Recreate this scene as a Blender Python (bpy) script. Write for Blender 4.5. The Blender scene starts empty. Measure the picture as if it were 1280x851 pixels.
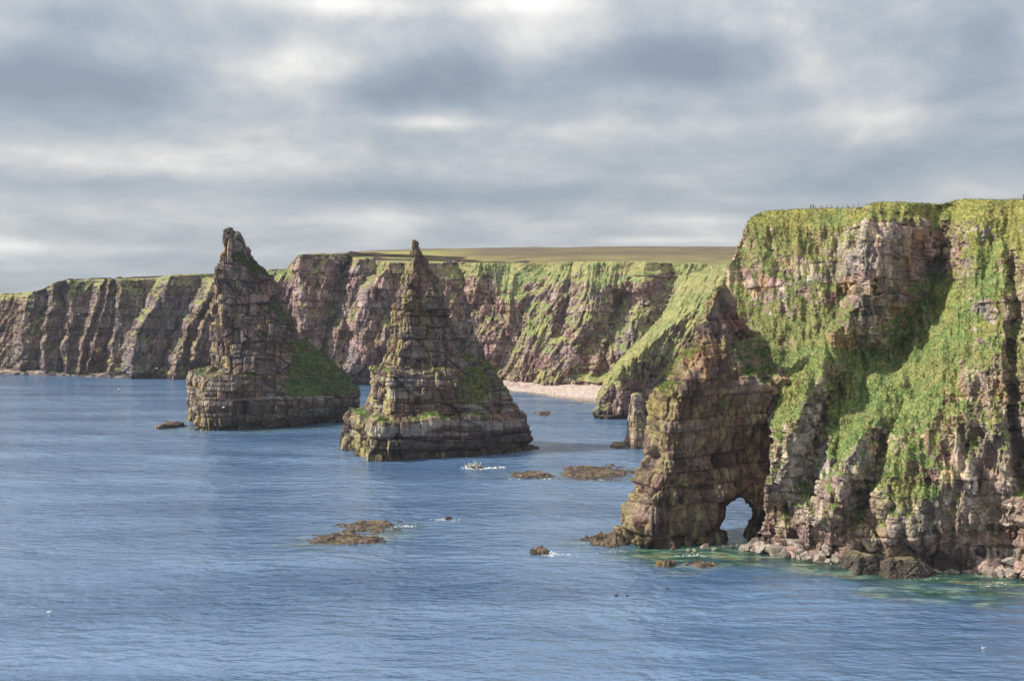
import bpy, math, random
import numpy as np

rng = np.random.default_rng(7)
random.seed(7)
f32 = np.float32
scene = bpy.context.scene
C = scene.collection

# ------------------------------------------------------------------ camera model
CAM_H, FOC, HOR = 45.0, 1400.0, 375.0          # metres above the sea, focal length and horizon in photo pixels


def W(px, py, d):
    """point seen at photo pixel (px,py) standing d metres away"""
    return np.stack([(px - 640.0) / FOC * d, d + 0 * px, CAM_H - (py - HOR) / FOC * d], -1)


def sea_d(py):
    return CAM_H * FOC / (np.asarray(py, float) - HOR)


# ------------------------------------------------------------------ numpy noise
def _h(ix, iy, iz, seed):
    h = (ix.astype(np.uint32) * np.uint32(374761393)) ^ (iy.astype(np.uint32) * np.uint32(668265263)) ^ \
        (iz.astype(np.uint32) * np.uint32(2147483647 - 58)) ^ np.uint32((seed * 2654435761) & 0xffffffff)
    h ^= h >> np.uint32(15)
    h *= np.uint32(2246822519)
    h ^= h >> np.uint32(13)
    h *= np.uint32(3266489917)
    h ^= h >> np.uint32(16)
    return h.astype(f32) * f32(1.0 / 4294967296.0)


def hash1(i, seed=0):
    i = np.asarray(i).astype(np.int64)
    return _h(i, i * 0 + 3, i * 0 + 5, seed)


def hash3(i, j, k, seed=0):
    return _h(np.asarray(i).astype(np.int64), np.asarray(j).astype(np.int64), np.asarray(k).astype(np.int64), seed)


def vnoise(P, seed=0):
    P = np.asarray(P, f32)
    Pi = np.floor(P)
    F = P - Pi
    F = F * F * F * (F * (F * 6 - 15) + 10)
    I = Pi.astype(np.int64)
    x, y, z = I[..., 0], I[..., 1], I[..., 2]
    fx, fy, fz = F[..., 0], F[..., 1], F[..., 2]
    r = 0
    for dx in (0, 1):
        wx = fx if dx else 1 - fx
        for dy in (0, 1):
            wy = fy if dy else 1 - fy
            for dz in (0, 1):
                wz = fz if dz else 1 - fz
                r = r + _h(x + dx, y + dy, z + dz, seed) * (wx * wy * wz)
    return r * 2 - 1


def fbm(P, oct=4, seed=0, gain=0.5, scale=(1, 1, 1)):
    P = np.asarray(P, f32) * np.asarray(scale, f32)
    r, a, s = 0, 1.0, 0
    for o in range(oct):
        r = r + a * vnoise(P + f32(o * 17.3), seed + o)
        s += a
        a *= gain
        P = P * f32(2.03)
    return r / s * 1.6


def worley(P, seed=0):
    """F1, F2 and a hash of the nearest cell"""
    P = np.asarray(P, f32)
    I = np.floor(P).astype(np.int64)
    F1 = np.full(P.shape[:-1], 9, f32)
    F2 = F1.copy()
    ID = F1.copy()
    for dx in (-1, 0, 1):
        for dy in (-1, 0, 1):
            for dz in (-1, 0, 1):
                x, y, z = I[..., 0] + dx, I[..., 1] + dy, I[..., 2] + dz
                d = (x + _h(x, y, z, seed) - P[..., 0]) ** 2 + (y + _h(x, y, z, seed + 1) - P[..., 1]) ** 2 + \
                    (z + _h(x, y, z, seed + 2) - P[..., 2]) ** 2
                n = d < F1
                F2 = np.where(n, F1, np.minimum(F2, d))
                ID = np.where(n, _h(x, y, z, seed + 3), ID)
                F1 = np.where(n, d, F1)
    return np.sqrt(F1), np.sqrt(F2), ID


def sstep(a, b, x):
    t = np.clip((x - a) / (b - a), 0, 1)
    return t * t * (3 - 2 * t)


def lerp(a, b, t):
    return a + (b - a) * t


# ------------------------------------------------------------------ rock structure: bedded, jointed blocks
def bedding(P, seed, thick, dip):
    r = np.random.default_rng(seed)
    e = np.cumsum(r.uniform(thick[0], thick[1], 400) * r.choice([0.5, 1, 1, 1.6], 400)) - 40
    zz = P[..., 2] + dip[0] * P[..., 0] + dip[1] * P[..., 1] + 0.7 * fbm(P, 2, seed + 5, scale=(.06, .06, .05))
    i = np.clip(np.searchsorted(e, zz), 1, 399)
    lo, hi = e[i - 1], e[i]
    return i, ((zz - lo) / (hi - lo)).astype(f32), (hi - lo).astype(f32)


def blocks(P, seed, thick, width, ang, dip=(0.02, 0.03), jit=0.5):
    i, t, th = bedding(P, seed, thick, dip)
    hl = hash1(i, seed + 1)
    w = width * (0.55 + 0.9 * hl)
    wx = 0.4 * width * vnoise(P / (width * 2.2), seed + 8) * jit
    xr = P[..., 0] * math.cos(ang) + P[..., 1] * math.sin(ang) + wx
    yr = -P[..., 0] * math.sin(ang) + P[..., 1] * math.cos(ang) - wx
    a = xr / w + hl * 57.3
    a = a + 0.3 * np.sin(a * 2.3 + hl * 9)
    b = yr / (w * 1.2) + hl * 31.7
    b = b + 0.3 * np.sin(b * 2.1 + hl * 5)
    ia, ib = np.floor(a), np.floor(b)
    hb = hash3(ia, ib, i, seed + 2)
    fa, fb = a - ia, b - ib
    dv = np.minimum(np.minimum(fa, 1 - fa) * w, np.minimum(fb, 1 - fb) * w * 1.2)
    dh = np.minimum(t, 1 - t) * th
    return dict(layer=i, lay=hash1(i, seed + 3), blk=hb, blk2=hash3(ia, ib, i, seed + 4), dv=dv, dh=dh, t=t)


def rock_disp(P, seed, s=1.0, ang=0.3, amp=1.0, dip=(0.02, 0.03), lay=.6, blk=1.0, crack=1.0, hg=.65):
    b1 = blocks(P, seed, (2.2 * s, 5.0 * s), 3.0 * s, ang, dip)
    d = 0.8 * s * lay * (b1['lay'] - .5) + 0.9 * s * blk * (b1['blk'] - .5)
    d = d - crack * (0.42 * s * np.exp(-(b1['dv'] / (0.20 * s)) ** 2) + hg * 0.40 * s * np.exp(-(b1['dh'] / (0.17 * s)) ** 2))
    b2 = blocks(P, seed + 50, (0.7 * s, 1.7 * s), 1.15 * s, ang + 0.2, dip)
    d = d + 0.25 * s * lay * (b2['lay'] - .5) + 0.42 * s * blk * (b2['blk'] - .5)
    d = d - crack * (0.20 * s * np.exp(-(b2['dv'] / (0.11 * s)) ** 2) + hg * 0.20 * s * np.exp(-(b2['dh'] / (0.10 * s)) ** 2))
    # some slabs have dropped out of the face
    d = d - 0.8 * s * (hash3(b1['blk'] * 999, b1['layer'], 1, seed) > .88)
    d = d + 0.40 * s * fbm(P / (6 * s), 5, seed + 70, gain=.55)
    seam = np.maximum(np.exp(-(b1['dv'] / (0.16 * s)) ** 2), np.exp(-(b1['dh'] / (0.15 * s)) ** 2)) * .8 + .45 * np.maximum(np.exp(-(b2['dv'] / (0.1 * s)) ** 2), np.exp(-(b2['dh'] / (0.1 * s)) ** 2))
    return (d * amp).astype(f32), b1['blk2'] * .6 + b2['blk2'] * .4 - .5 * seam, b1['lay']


# ------------------------------------------------------------------ mesh helpers
def mesh_from(name, V, F, smooth=False):
    m = bpy.data.meshes.new(name)
    V = np.ascontiguousarray(V, f32).reshape(-1, 3)
    F = np.ascontiguousarray(F, np.int32)
    m.vertices.add(len(V))
    m.vertices.foreach_set('co', V.ravel())
    n, k = F.shape
    m.loops.add(n * k)
    m.loops.foreach_set('vertex_index', F.ravel())
    m.polygons.add(n)
    m.polygons.foreach_set('loop_start', np.arange(0, n * k, k, dtype=np.int32))
    m.polygons.foreach_set('use_smooth', np.full(n, smooth))
    m.update(calc_edges=True)
    return m


def set_col(m, col, name='col'):
    a = m.attributes.new(name, 'FLOAT_COLOR', 'POINT')
    c = np.ones((len(col), 4), f32)
    c[:, :3] = col
    a.data.foreach_set('color', c.ravel())


def set_val(m, val, name):
    a = m.attributes.new(name, 'FLOAT', 'POINT')
    a.data.foreach_set('value', np.ascontiguousarray(val, f32))


def get_co(m):
    a = np.empty(len(m.vertices) * 3, f32)
    m.vertices.foreach_get('co', a)
    return a.reshape(-1, 3)


def get_no(m):
    a = np.empty(len(m.vertices) * 3, f32)
    m.vertex_normals.foreach_get('vector', a)
    return a.reshape(-1, 3)


def grid_faces(nr, nc, wrap=False):
    r = np.arange(nr - 1)[:, None]
    c = np.arange(nc if wrap else nc - 1)[None, :]
    c1 = (c + 1) % nc
    return np.stack([r * nc + c, r * nc + c1, (r + 1) * nc + c1, (r + 1) * nc + c], -1).reshape(-1, 4)


def smooth_field(F, val, n, it):
    """average a vertex field over mesh edges (Laplacian blur)"""
    a = np.concatenate([F[:, k] for k in range(F.shape[1])])
    b = np.concatenate([F[:, (k + 1) % F.shape[1]] for k in range(F.shape[1])])
    deg = np.bincount(a, minlength=n) + np.bincount(b, minlength=n) + 1e-6
    for _ in range(it):
        s = np.bincount(a, val[b], n) + np.bincount(b, val[a], n)
        val = 0.4 * val + 0.6 * s / deg
    return val.astype(f32)


def link(name, m, mat, parent=None, label=None, cat=None, group=None, kind=None):
    o = bpy.data.objects.new(name, m)
    C.objects.link(o)
    if mat is not None and m is not None:
        if len(m.materials) == 0:
            m.materials.append(mat)
    if parent is not None:
        o.parent = parent
    if label: o['label'] = label
    if cat: o['category'] = cat
    if group: o['group'] = group
    if kind: o['kind'] = kind
    return o


def empty(name, loc, label, cat, group=None):
    o = link(name, None, None, None, label, cat, group)
    o.location = loc
    o.empty_display_size = 1
    return o


def recentre(m, loc):
    m.transform(__import__('mathutils').Matrix.Translation([-c for c in loc]))


# ------------------------------------------------------------------ materials
def mat_attr(name, rough=0.92, bump_scale=2.0, bump=0.35, var=0.45, spec=0.25):
    m = bpy.data.materials.new(name)
    m.use_nodes = True
    nt = m.node_tree
    N, L = nt.nodes, nt.links
    p = N['Principled BSDF']
    p.inputs['Roughness'].default_value = rough
    p.inputs['Specular IOR Level'].default_value = spec
    at = N.new('ShaderNodeAttribute'); at.attribute_name = 'col'
    geo = N.new('ShaderNodeNewGeometry')
    n1 = N.new('ShaderNodeTexNoise'); n1.inputs['Scale'].default_value = bump_scale
    n1.inputs['Detail'].default_value = 6; n1.inputs['Roughness'].default_value = .65
    L.new(geo.outputs['Position'], n1.inputs['Vector'])
    mr = N.new('ShaderNodeMapRange')
    mr.inputs['From Min'].default_value = .25; mr.inputs['From Max'].default_value = .75
    mr.inputs['To Min'].default_value = 1 - var; mr.inputs['To Max'].default_value = 1 + var
    L.new(n1.outputs['Fac'], mr.inputs['Value'])
    mx = N.new('ShaderNodeVectorMath'); mx.operation = 'SCALE'
    L.new(at.outputs['Color'], mx.inputs[0]); L.new(mr.outputs['Result'], mx.inputs['Scale'])
    L.new(mx.outputs['Vector'], p.inputs['Base Color'])
    bp = N.new('ShaderNodeBump'); bp.inputs['Strength'].default_value = bump
    bp.inputs['Distance'].default_value = 0.35
    L.new(n1.outputs['Fac'], bp.inputs['Height'])
    L.new(bp.outputs['Normal'], p.inputs['Normal'])
    return m


M_ROCK = mat_attr('rock_and_turf', bump_scale=2.2, bump=.7)
M_FAR = mat_attr('far_rock_and_turf', bump_scale=.7, bump=.5)
M_GRASS = mat_attr('grass_blades', bump_scale=1.0, bump=0.0, var=.25, spec=.15)
M_STONE = mat_attr('boulder_stone', bump_scale=3.0, bump=.4)


def mat_plain(name, col, rough=.8):
    m = bpy.data.materials.new(name)
    m.use_nodes = True
    N, L = m.node_tree.nodes, m.node_tree.links
    p = N['Principled BSDF']
    p.inputs['Roughness'].default_value = rough
    n1 = N.new('ShaderNodeTexNoise'); n1.inputs['Scale'].default_value = 9
    r = N.new('ShaderNodeValToRGB')
    r.color_ramp.elements[0].color = (*[c * .7 for c in col], 1)
    r.color_ramp.elements[1].color = (*[min(1, c * 1.25) for c in col], 1)
    L.new(n1.outputs['Fac'], r.inputs['Fac']); L.new(r.outputs['Color'], p.inputs['Base Color'])
    return m


M_WOOD = mat_plain('weathered_wood', (.13, .11, .08))
M_WIRE = mat_plain('fence_wire', (.2, .2, .2), .5)
M_FOAM = mat_plain('sea_foam', (.72, .76, .78), .7)
M_WHITE = mat_plain('white_feathers', (.75, .75, .73))
M_DARK = mat_plain('dark_feathers', (.03, .03, .035))
M_BEAK = mat_plain('beak_horn', (.4, .22, .04))

# base colours (linear)
cv = lambda *c: np.array(c, f32)
GREY, BROWN, PINK = cv(.27, .235, .215), cv(.235, .165, .125), cv(.345, .225, .20)
RED, PALE, OCHRE = cv(.29, .12, .10), cv(.46, .40, .34), cv(.44, .27, .085)
LICH, WET = cv(.27, .235, .11), cv(.060, .052, .046)
GR_Y, GR_G, GR_D, GR_O, GR_B = cv(.28, .275, .075), cv(.185, .245, .085), cv(.08, .15, .05), cv(.27, .24, .09), cv(.23, .18, .08)


def rock_colour(P, tint, lay, seed, pink=.35, red=.25, pale=.3, ochre=.2, lich=.3, dark=0.0, n=None, wet=2.6, base_gain=1.0):
    a = fbm(P / 14, 4, seed)[..., None]
    b = fbm(P / 5, 4, seed + 9)[..., None]
    c = fbm(P / 2.2, 4, seed + 19)[..., None]
    t = tint[..., None]
    l = lay[..., None]
    col = lerp(BROWN, GREY, sstep(-.5, .5, a + (l - .5)))
    col = lerp(col, PINK, pink * sstep(-.2, .6, b + 1.2 * (l - .5)))
    col = lerp(col, RED, red * sstep(.1, .5, fbm(P / 9, 3, seed + 29)[..., None] + .9 * (l - .5)))
    col = lerp(col, PALE, pale * sstep(.35, .9, t + .4 * c))
    col = lerp(col, OCHRE, ochre * sstep(.3, .75, fbm(P / 6, 4, seed + 39)[..., None] + .3 * c))
    col = lerp(col, LICH, lich * sstep(-.05, .6, fbm(P / 8, 4, seed + 49)[..., None] + .4 * c + (0.5 * n[..., 2:3] if n is not None else 0)))
    # vertical run-off streaks on bare faces
    st = fbm(P, 4, seed + 59, scale=(.55, .55, .06))[..., None]
    col = col * (1 - .22 * sstep(.1, .6, st))
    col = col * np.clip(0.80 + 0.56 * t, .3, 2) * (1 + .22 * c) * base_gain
    col = col * (1 - dark)
    w = sstep(wet, wet * .35, P[..., 2] + 1.0 * b[..., 0])[..., None]
    col = lerp(col, WET * (1 + .3 * c), .85 * w)
    return np.clip(col, .01, .8)


def grass_colour(P, seed, y=.5, olive=.25, deep=0.2, brown=.2):
    a = fbm(P / 9, 4, seed)[..., None]
    b = fbm(P / 2.6, 4, seed + 9)[..., None]
    c = fbm(P / .9, 3, seed + 19)[..., None]
    yv = np.asarray(y)
    yv = yv[..., None] if yv.ndim else yv
    dv = np.asarray(deep)
    dv = dv[..., None] if dv.ndim else dv
    col = lerp(GR_G, GR_Y, sstep(-.5, .5, .65 * a + (yv - .5) * 2))
    col = lerp(col, GR_O, olive * sstep(-.1, .6, b + .2))
    col = lerp(col, GR_B, brown * sstep(.2, .7, fbm(P / 5, 3, seed + 29)[..., None] + .3 * b))
    col = lerp(col, GR_D, np.clip(dv + .28 * sstep(.1, .7, -b), 0, 1) * .8)
    return np.clip(col * (1 + .2 * c + .12 * b), .01, .6)


def tufts(name, P, N, w, n, size, colfn, seed, parent=None, blades=5, label=None, cat=None, kind='stuff', tall=1.0):
    """a coat of short grass blades growing where the turf weight w is high: one mesh"""
    r = np.random.default_rng(seed)
    p = np.clip(w, 0, None)
    p = p / p.sum()
    idx = r.choice(len(P), n, p=p)
    O = P[idx] + r.normal(0, .12, (n, 3))
    nb = blades
    O = np.repeat(O, nb, 0) + r.normal(0, size * .5, (n * nb, 3)) * (1, 1, .4)
    up = np.repeat(N[idx], nb, 0) * .55 + np.array([0, 0, .75]) * tall + r.normal(0, .38, (n * nb, 3))
    up /= np.linalg.norm(up, axis=1, keepdims=True)
    side = np.cross(up, r.normal(0, 1, (n * nb, 3)))
    side /= np.linalg.norm(side, axis=1, keepdims=True) + 1e-6
    s = np.repeat(size * r.uniform(.55, 1.4, n), nb)[:, None] * r.uniform(.7, 1.2, (n * nb, 1))
    A = O - up * s * .25 - side * s * .2
    B = O - up * s * .25 + side * s * .2
    D = O + up * s
    V = np.stack([A, B, D], 1).reshape(-1, 3)
    F = np.arange(len(V)).reshape(-1, 3)
    m = mesh_from(name, V, F, smooth=False)
    col = colfn(np.repeat(P[idx], nb, 0)) * r.uniform(.75, 1.3, (n * nb, 1))
    set_col(m, np.repeat(col, 3, 0))
    nn = np.repeat(N[idx], nb, 0) * 1.0 + np.array([0, 0, .35]) + r.normal(0, .30, (n * nb, 3))
    nn /= np.linalg.norm(nn, axis=1, keepdims=True)
    m.polygons.foreach_set('use_smooth', np.ones(len(m.polygons), bool))
    m.normals_split_custom_set_from_vertices(np.repeat(nn, 3, 0).astype(f32))
    return link(name, m, M_GRASS, parent, label, cat, None, kind)


def interp(x, tab):
    tab = np.asarray(tab, float)
    return np.interp(x, tab[:, 0], tab[:, 1])


def ridge(D, px, py, line, A, wl, wr, fade=35, pw=1.0, warp=None):
    """push the face towards the camera (A>0) along a crest line given in photo pixels"""
    line = np.asarray(sorted(line, key=lambda q: q[1]), float)
    lx = np.interp(py, line[:, 1], line[:, 0])
    if warp is not None:
        lx = lx + warp
    d = px - lx
    k = np.where(d < 0, np.clip(1 + d / wl, 0, 1), np.clip(1 - d / wr, 0, 1)) ** pw
    f = sstep(line[0, 1] - fade, line[0, 1] + 1, py) * sstep(line[-1, 1] + fade, line[-1, 1] - 1, py)
    return D - A * k * f


def displace_mesh(m, F, dfun):
    P = get_co(m)
    N = get_no(m)
    d = dfun(P, N)
    P2 = P + N * d[:, None]
    m.vertices.foreach_set('co', P2.astype(f32).ravel())
    m.update()
    return P2


# ================================================================== THE NEAR HEADLAND
def build_headland():
    nc, nr = 860, 640
    base_t = [(930, 682), (1000, 694), (1050, 703), (1100, 709), (1200, 713), (1280, 721), (1420, 737)]
    top_t = [(957, 264), (975, 263), (1000, 262), (1040, 261), (1083, 260), (1090, 254.5), (1100, 253), (1140, 254), (1175, 255.5),
             (1190, 251.5), (1205, 249.5), (1240, 250), (1280, 250), (1420, 246)]
    left_t = [(264, 957), (268, 945), (273, 938), (280, 933), (300, 925), (325, 915), (345, 905), (390, 893), (430, 945), (450, 958), (560, 962), (620, 956), (660, 952), (700, 950)]
    u = np.linspace(0, 1, nc)[None, :] ** 1.0
    t = np.linspace(0, 1, nr)[:, None]
    pn = 957 + u * 463
    py = interp(pn, base_t) * (1 - t) + interp(pn, top_t) * t
    pxl = interp(py, left_t)
    px = pxl + u * (1420 - pxl)
    jag = 3.0 * fbm(np.stack([px / 14, px * 0, py / 14], -1), 3, 3)
    Db = sea_d(interp(px, base_t))
    ts = [0, .06, .13, .25, .40, .52, .60, .70, .80, .90, .95, 1.0]
    prof = {
        930: [0, .5, 1.5, 4, 8, 17, 27, 36, 43, 49, 52, 60],
        1010: [0, 1, 3, 7, 13, 22, 30, 38, 45, 51, 54, 62],
        1080: [0, 1.5, 4, 9, 19, 30, 36, 41, 45, 48, 50, 58],
        1150: [0, 1, 2.5, 7, 16, 28, 36, 43, 47, 49, 51, 58],
        1220: [0, .6, 1.5, 4, 8, 18, 26, 34, 40, 44, 47, 55],
        1290: [0, .5, 1.2, 3, 6, 11, 18, 27, 34, 40, 44, 52],
        1420: [0, .5, 1.2, 3, 6, 11, 18, 27, 34, 40, 44, 52]}
    ks = sorted(prof)
    cols = np.stack([np.interp(t[:, 0], ts, prof[k]) for k in ks], 1)       # nr x len(ks)
    S = np.zeros((nr, nc))
    for r_ in range(nr):
        S[r_] = np.interp(px[r_], ks, cols[r_])
    D = Db + S
    # crests and gullies
    w = jag * 1.3
    D = ridge(D, px, py, [(1084, 262), (1083, 300), (1080, 345), (1066, 385), (1046, 415)], 8.2, 16, 95, 25, 1, w)
    D = ridge(D, px, py, [(1082, 275), (1080, 340), (1078, 372)], 3.5, 6, 80, 8, 1, w)
    D = ridge(D, px, py, [(1190, 262), (1182, 310), (1160, 370), (1125, 440), (1098, 500)], -9, 60, 38, 25, 1.2, w)
    D = ridge(D, px, py, [(1290, 330), (1252, 400), (1205, 470), (1152, 540), (1112, 600), (1092, 640), (1084, 665)], 8, 95, 170, 35, 1, w)
    D = ridge(D, px, py, [(1032, 452), (1012, 495), (994, 540), (982, 575), (976, 600)], 9, 52, 26, 40, .9, w)
    D = ridge(D, px, py, [(1042, 480), (1026, 540), (1008, 600)], -3.5, 16, 18, 25, 1, w)
    D = ridge(D, px, py, [(1108, 480), (1086, 530), (1060, 580), (1044, 620), (1040, 645)], 10, 58, 30, 30, .9, w)
    D = ridge(D, px, py, [(1104, 555), (1082, 610), (1062, 665)], -4.5, 20, 14, 25, 1, w)
    D = ridge(D, px, py, [(1262, 330), (1270, 390), (1262, 450), (1268, 520), (1276, 600)], -7, 12, 34, 25, 1, w)
    D = ridge(D, px, py, [(1222, 480), (1216, 560), (1224, 620)], -2.5, 10, 30, 25, 1, w)
    D = ridge(D, px, py, [(1205, 262), (1210, 320), (1216, 380)], 3.5, 26, 50, 25, 1, w)
    D = ridge(D, px, py, [(1040, 262), (1046, 330), (1050, 380)], -3, 34, 30, 25, 1.3, w)
    # ledge under the far-left upper face, and the overhanging wall low on the right
    D = D - 2.5 * sstep(2, 14, py - (455 + .05 * (px - 930))) * sstep(1060, 960, px) * sstep(500, 470, py)
    crest = 318 + .1 * (px - 940)
    D = D + 1.6 * sstep(crest - 3, crest - 6, py) * sstep(1060, 1040, px)
    D = D + 1.2 * sstep(660 + 3 * jag, 664 + 3 * jag, py) * sstep(1130, 1170, px) * sstep(700, 690, py)
    ex = np.stack([px / 9, px * 0 + 1, py / 26], -1)
    am = sstep(0, .03, t) * (1 - .6 * sstep(.93, 1, t))
    D = D + am * (2.0 * fbm(ex / 2.5, 3, 11) + 1.2 * fbm(ex, 3, 12))
    P = W(px, py, D)
    # the wall runs on round the corner, out of sight behind
    nret = 60
    s = (np.linspace(1, 0, nret, endpoint=False) ** 1.6 * 110)[None, :, None]
    ret = P[:, :1, :] + s * np.array([.42, 1, 0])
    P = np.concatenate([ret, P], 1)
    nc2 = nc + nret
    # the plateau behind the brow, and the foot under water
    steps = np.array([.3, .7, 1.2, 2, 3, 5, 8, 13, 20, 32, 50, 80, 130, 210, 330])
    plat = np.stack([P[-1] + np.array([.62 * q, q, .018 * q]) + 0 for q in steps])
    foot = np.stack([P[0] * np.array([1, 1, 0]) + np.array([0, -.4 * q, -q]) for q in (6, 4, 2.5, 1.2, .5)])
    P = np.concatenate([foot, P, plat], 0)
    nr2 = P.shape[0]
    F = grid_faces(nr2, nc2)
    m = mesh_from('headland', P, F)
    V = get_co(m)
    N = get_no(m)
    pxv = V[:, 0] / V[:, 1] * FOC + 640
    pyv = HOR - (V[:, 2] - CAM_H) / V[:, 1] * FOC
    # where turf grows: painted areas of the place plus whatever is not too steep
    def blob(cx, cy, rx, ry, ang=0):
        a = math.radians(ang)
        dx, dy = pxv - cx, pyv - cy
        x_, y_ = dx * math.cos(a) + dy * math.sin(a), -dx * math.sin(a) + dy * math.cos(a)
        return np.exp(-((x_ / rx) ** 2 + (y_ / ry) ** 2) * 1.2)
    g = np.zeros(len(V), f32)
    for b_, wgt in (((1010, 272, 75, 16), .9), ((1130, 257, 70, 7), 1.2), ((1235, 262, 60, 16), 1.3), ((1262, 290, 30, 40), .9),
                    ((990, 335, 70, 16), .4), ((960, 310, 30, 12), .2), ((1010, 300, 60, 18), .5),
                    ((990, 405, 65, 36), .42), ((1215, 300, 30, 30), .5),
                    ((1170, 380, 52, 42, -55), 1.3), ((1140, 450, 85, 34, -55), 1.25), ((1165, 440, 70, 30, -58), .9),
                    ((1060, 470, 75, 40, -35), .95), ((1090, 430, 30, 40), .7), ((1095, 520, 40, 30, -50), .8), ((1130, 500, 40, 30, -50), .8),
                    ((982, 500, 14, 50, 14), .75), ((960, 600, 20, 8), .7),
                    ((1052, 545, 22, 60, 28), .75), ((985, 500, 22, 55, 22), .4), ((1160, 590, 52, 44), .62), ((1150, 570, 30, 30), .3), ((1195, 520, 20, 20), .35),
                    ((985, 630, 25, 6), .9), ((1250, 500, 20, 30), .2), ((1130, 640, 25, 10), .2),
                    ((1130, 300, 30, 45), -.5), ((1110, 330, 40, 30), -.9), ((1085, 350, 25, 45), -.8), ((1240, 640, 60, 60), -.9), ((1230, 400, 40, 60), .35), ((1090, 590, 40, 30), .3), ((1150, 690, 100, 26), -.9), ((1010, 600, 18, 50, 10), -.7),
                    ((1020, 530, 12, 40), -.8), ((1075, 610, 16, 45), -.9), ((1195, 345, 16, 24), -.5)):
        g += wgt * blob(*b_)
    plat_m = sstep(-.2, 1.0, (V[:, 2] - (np.interp(pxv, *zip(*[(957, 62), (1100, 63), (1420, 60)])))))
    nz = N[:, 2]
    fb = fbm(V / 5.5, 5, 21, gain=.6)
    fb2 = fbm(V, 5, 22, gain=.65, scale=(.36, .36, .85))
    gw = g + .75 * (nz - .55) + .42 * fb + .55 * fb2 - .04 + .8 * sstep(.75, .95, nz)
    gw = np.where(V[:, 2] < 3, -1, gw)
    soft = sstep(-.1, .3, gw)
    d, tint, lay = rock_disp(V, 101, 1.1, .45, .95, dip=(-.03, .05), lay=.7)
    kq = .85 - .35 * sstep(1125, 1165, pxv) * sstep(480, 520, pyv) - .42 * sstep(1075, 1040, pxv) * sstep(450, 425, pyv) - .25 * sstep(1180, 1220, pxv) * sstep(420, 380, pyv)
    d = d * kq
    big, _, bid = worley(V / np.array([6, 6, 9], f32), 31)
    d = d + .7 * kq * (bid - .5)
    hum, _, hid = worley(V / np.array([.95, .95, .65], f32), 41)
    hum2, _, _ = worley(V / np.array([.7, .7, .5], f32), 45)
    smooth_g = 1 - .6 * np.clip(blob(1165, 400, 50, 60, -55) + blob(1140, 460, 80, 30, -55), 0, 1)
    dg = smooth_g * (.36 * (.6 - hum) + .28 * (.6 - hum2) + .5 * fbm(V / 4, 4, 42) + .3 * d)
    dg = dg - .22 * d * sstep(285, 268, pyv)
    dd = lerp(d, dg, soft)
    flat = sstep(.9, .98, nz)
    dd = lerp(dd, .35 * dd, flat)
    V2 = V + N * dd[:, None]
    m.vertices.foreach_set('co', V2.astype(f32).ravel()); m.update()
    N2 = get_no(m)
    nzs = smooth_field(F, N2[:, 2].astype(float), len(V), 7)
    gw2 = gw + .8 * (nzs - .45) - .03
    gm = sstep(.0, .28, gw2)
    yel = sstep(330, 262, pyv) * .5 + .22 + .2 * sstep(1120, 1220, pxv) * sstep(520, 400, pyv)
    deep = .25 * blob(1160, 340, 60, 50) + .2 * blob(1000, 590, 80, 40)
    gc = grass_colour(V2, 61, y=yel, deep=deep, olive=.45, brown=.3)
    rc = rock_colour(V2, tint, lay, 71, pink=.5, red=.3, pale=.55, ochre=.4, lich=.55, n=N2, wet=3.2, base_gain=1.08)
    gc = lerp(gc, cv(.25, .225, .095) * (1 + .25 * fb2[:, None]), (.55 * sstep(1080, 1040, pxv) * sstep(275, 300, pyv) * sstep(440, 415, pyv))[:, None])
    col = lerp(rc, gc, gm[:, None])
    set_col(m, col)
    o = link('headland', m, M_ROCK, None, 'tall green and pink rock headland filling the right side, grass on top and down its gully', 'headland', None, 'structure')
    vis = (pxv > 900) & (pxv < 1300) & (V2[:, 2] > 3) & (V2[:, 1] < 300)
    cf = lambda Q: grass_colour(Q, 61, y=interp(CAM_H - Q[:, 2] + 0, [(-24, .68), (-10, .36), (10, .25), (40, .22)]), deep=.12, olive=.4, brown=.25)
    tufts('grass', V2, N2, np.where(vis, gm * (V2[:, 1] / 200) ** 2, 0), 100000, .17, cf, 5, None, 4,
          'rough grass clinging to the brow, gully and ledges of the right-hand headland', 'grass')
    return V2, pxv


HV, _ = build_headland()


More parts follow.
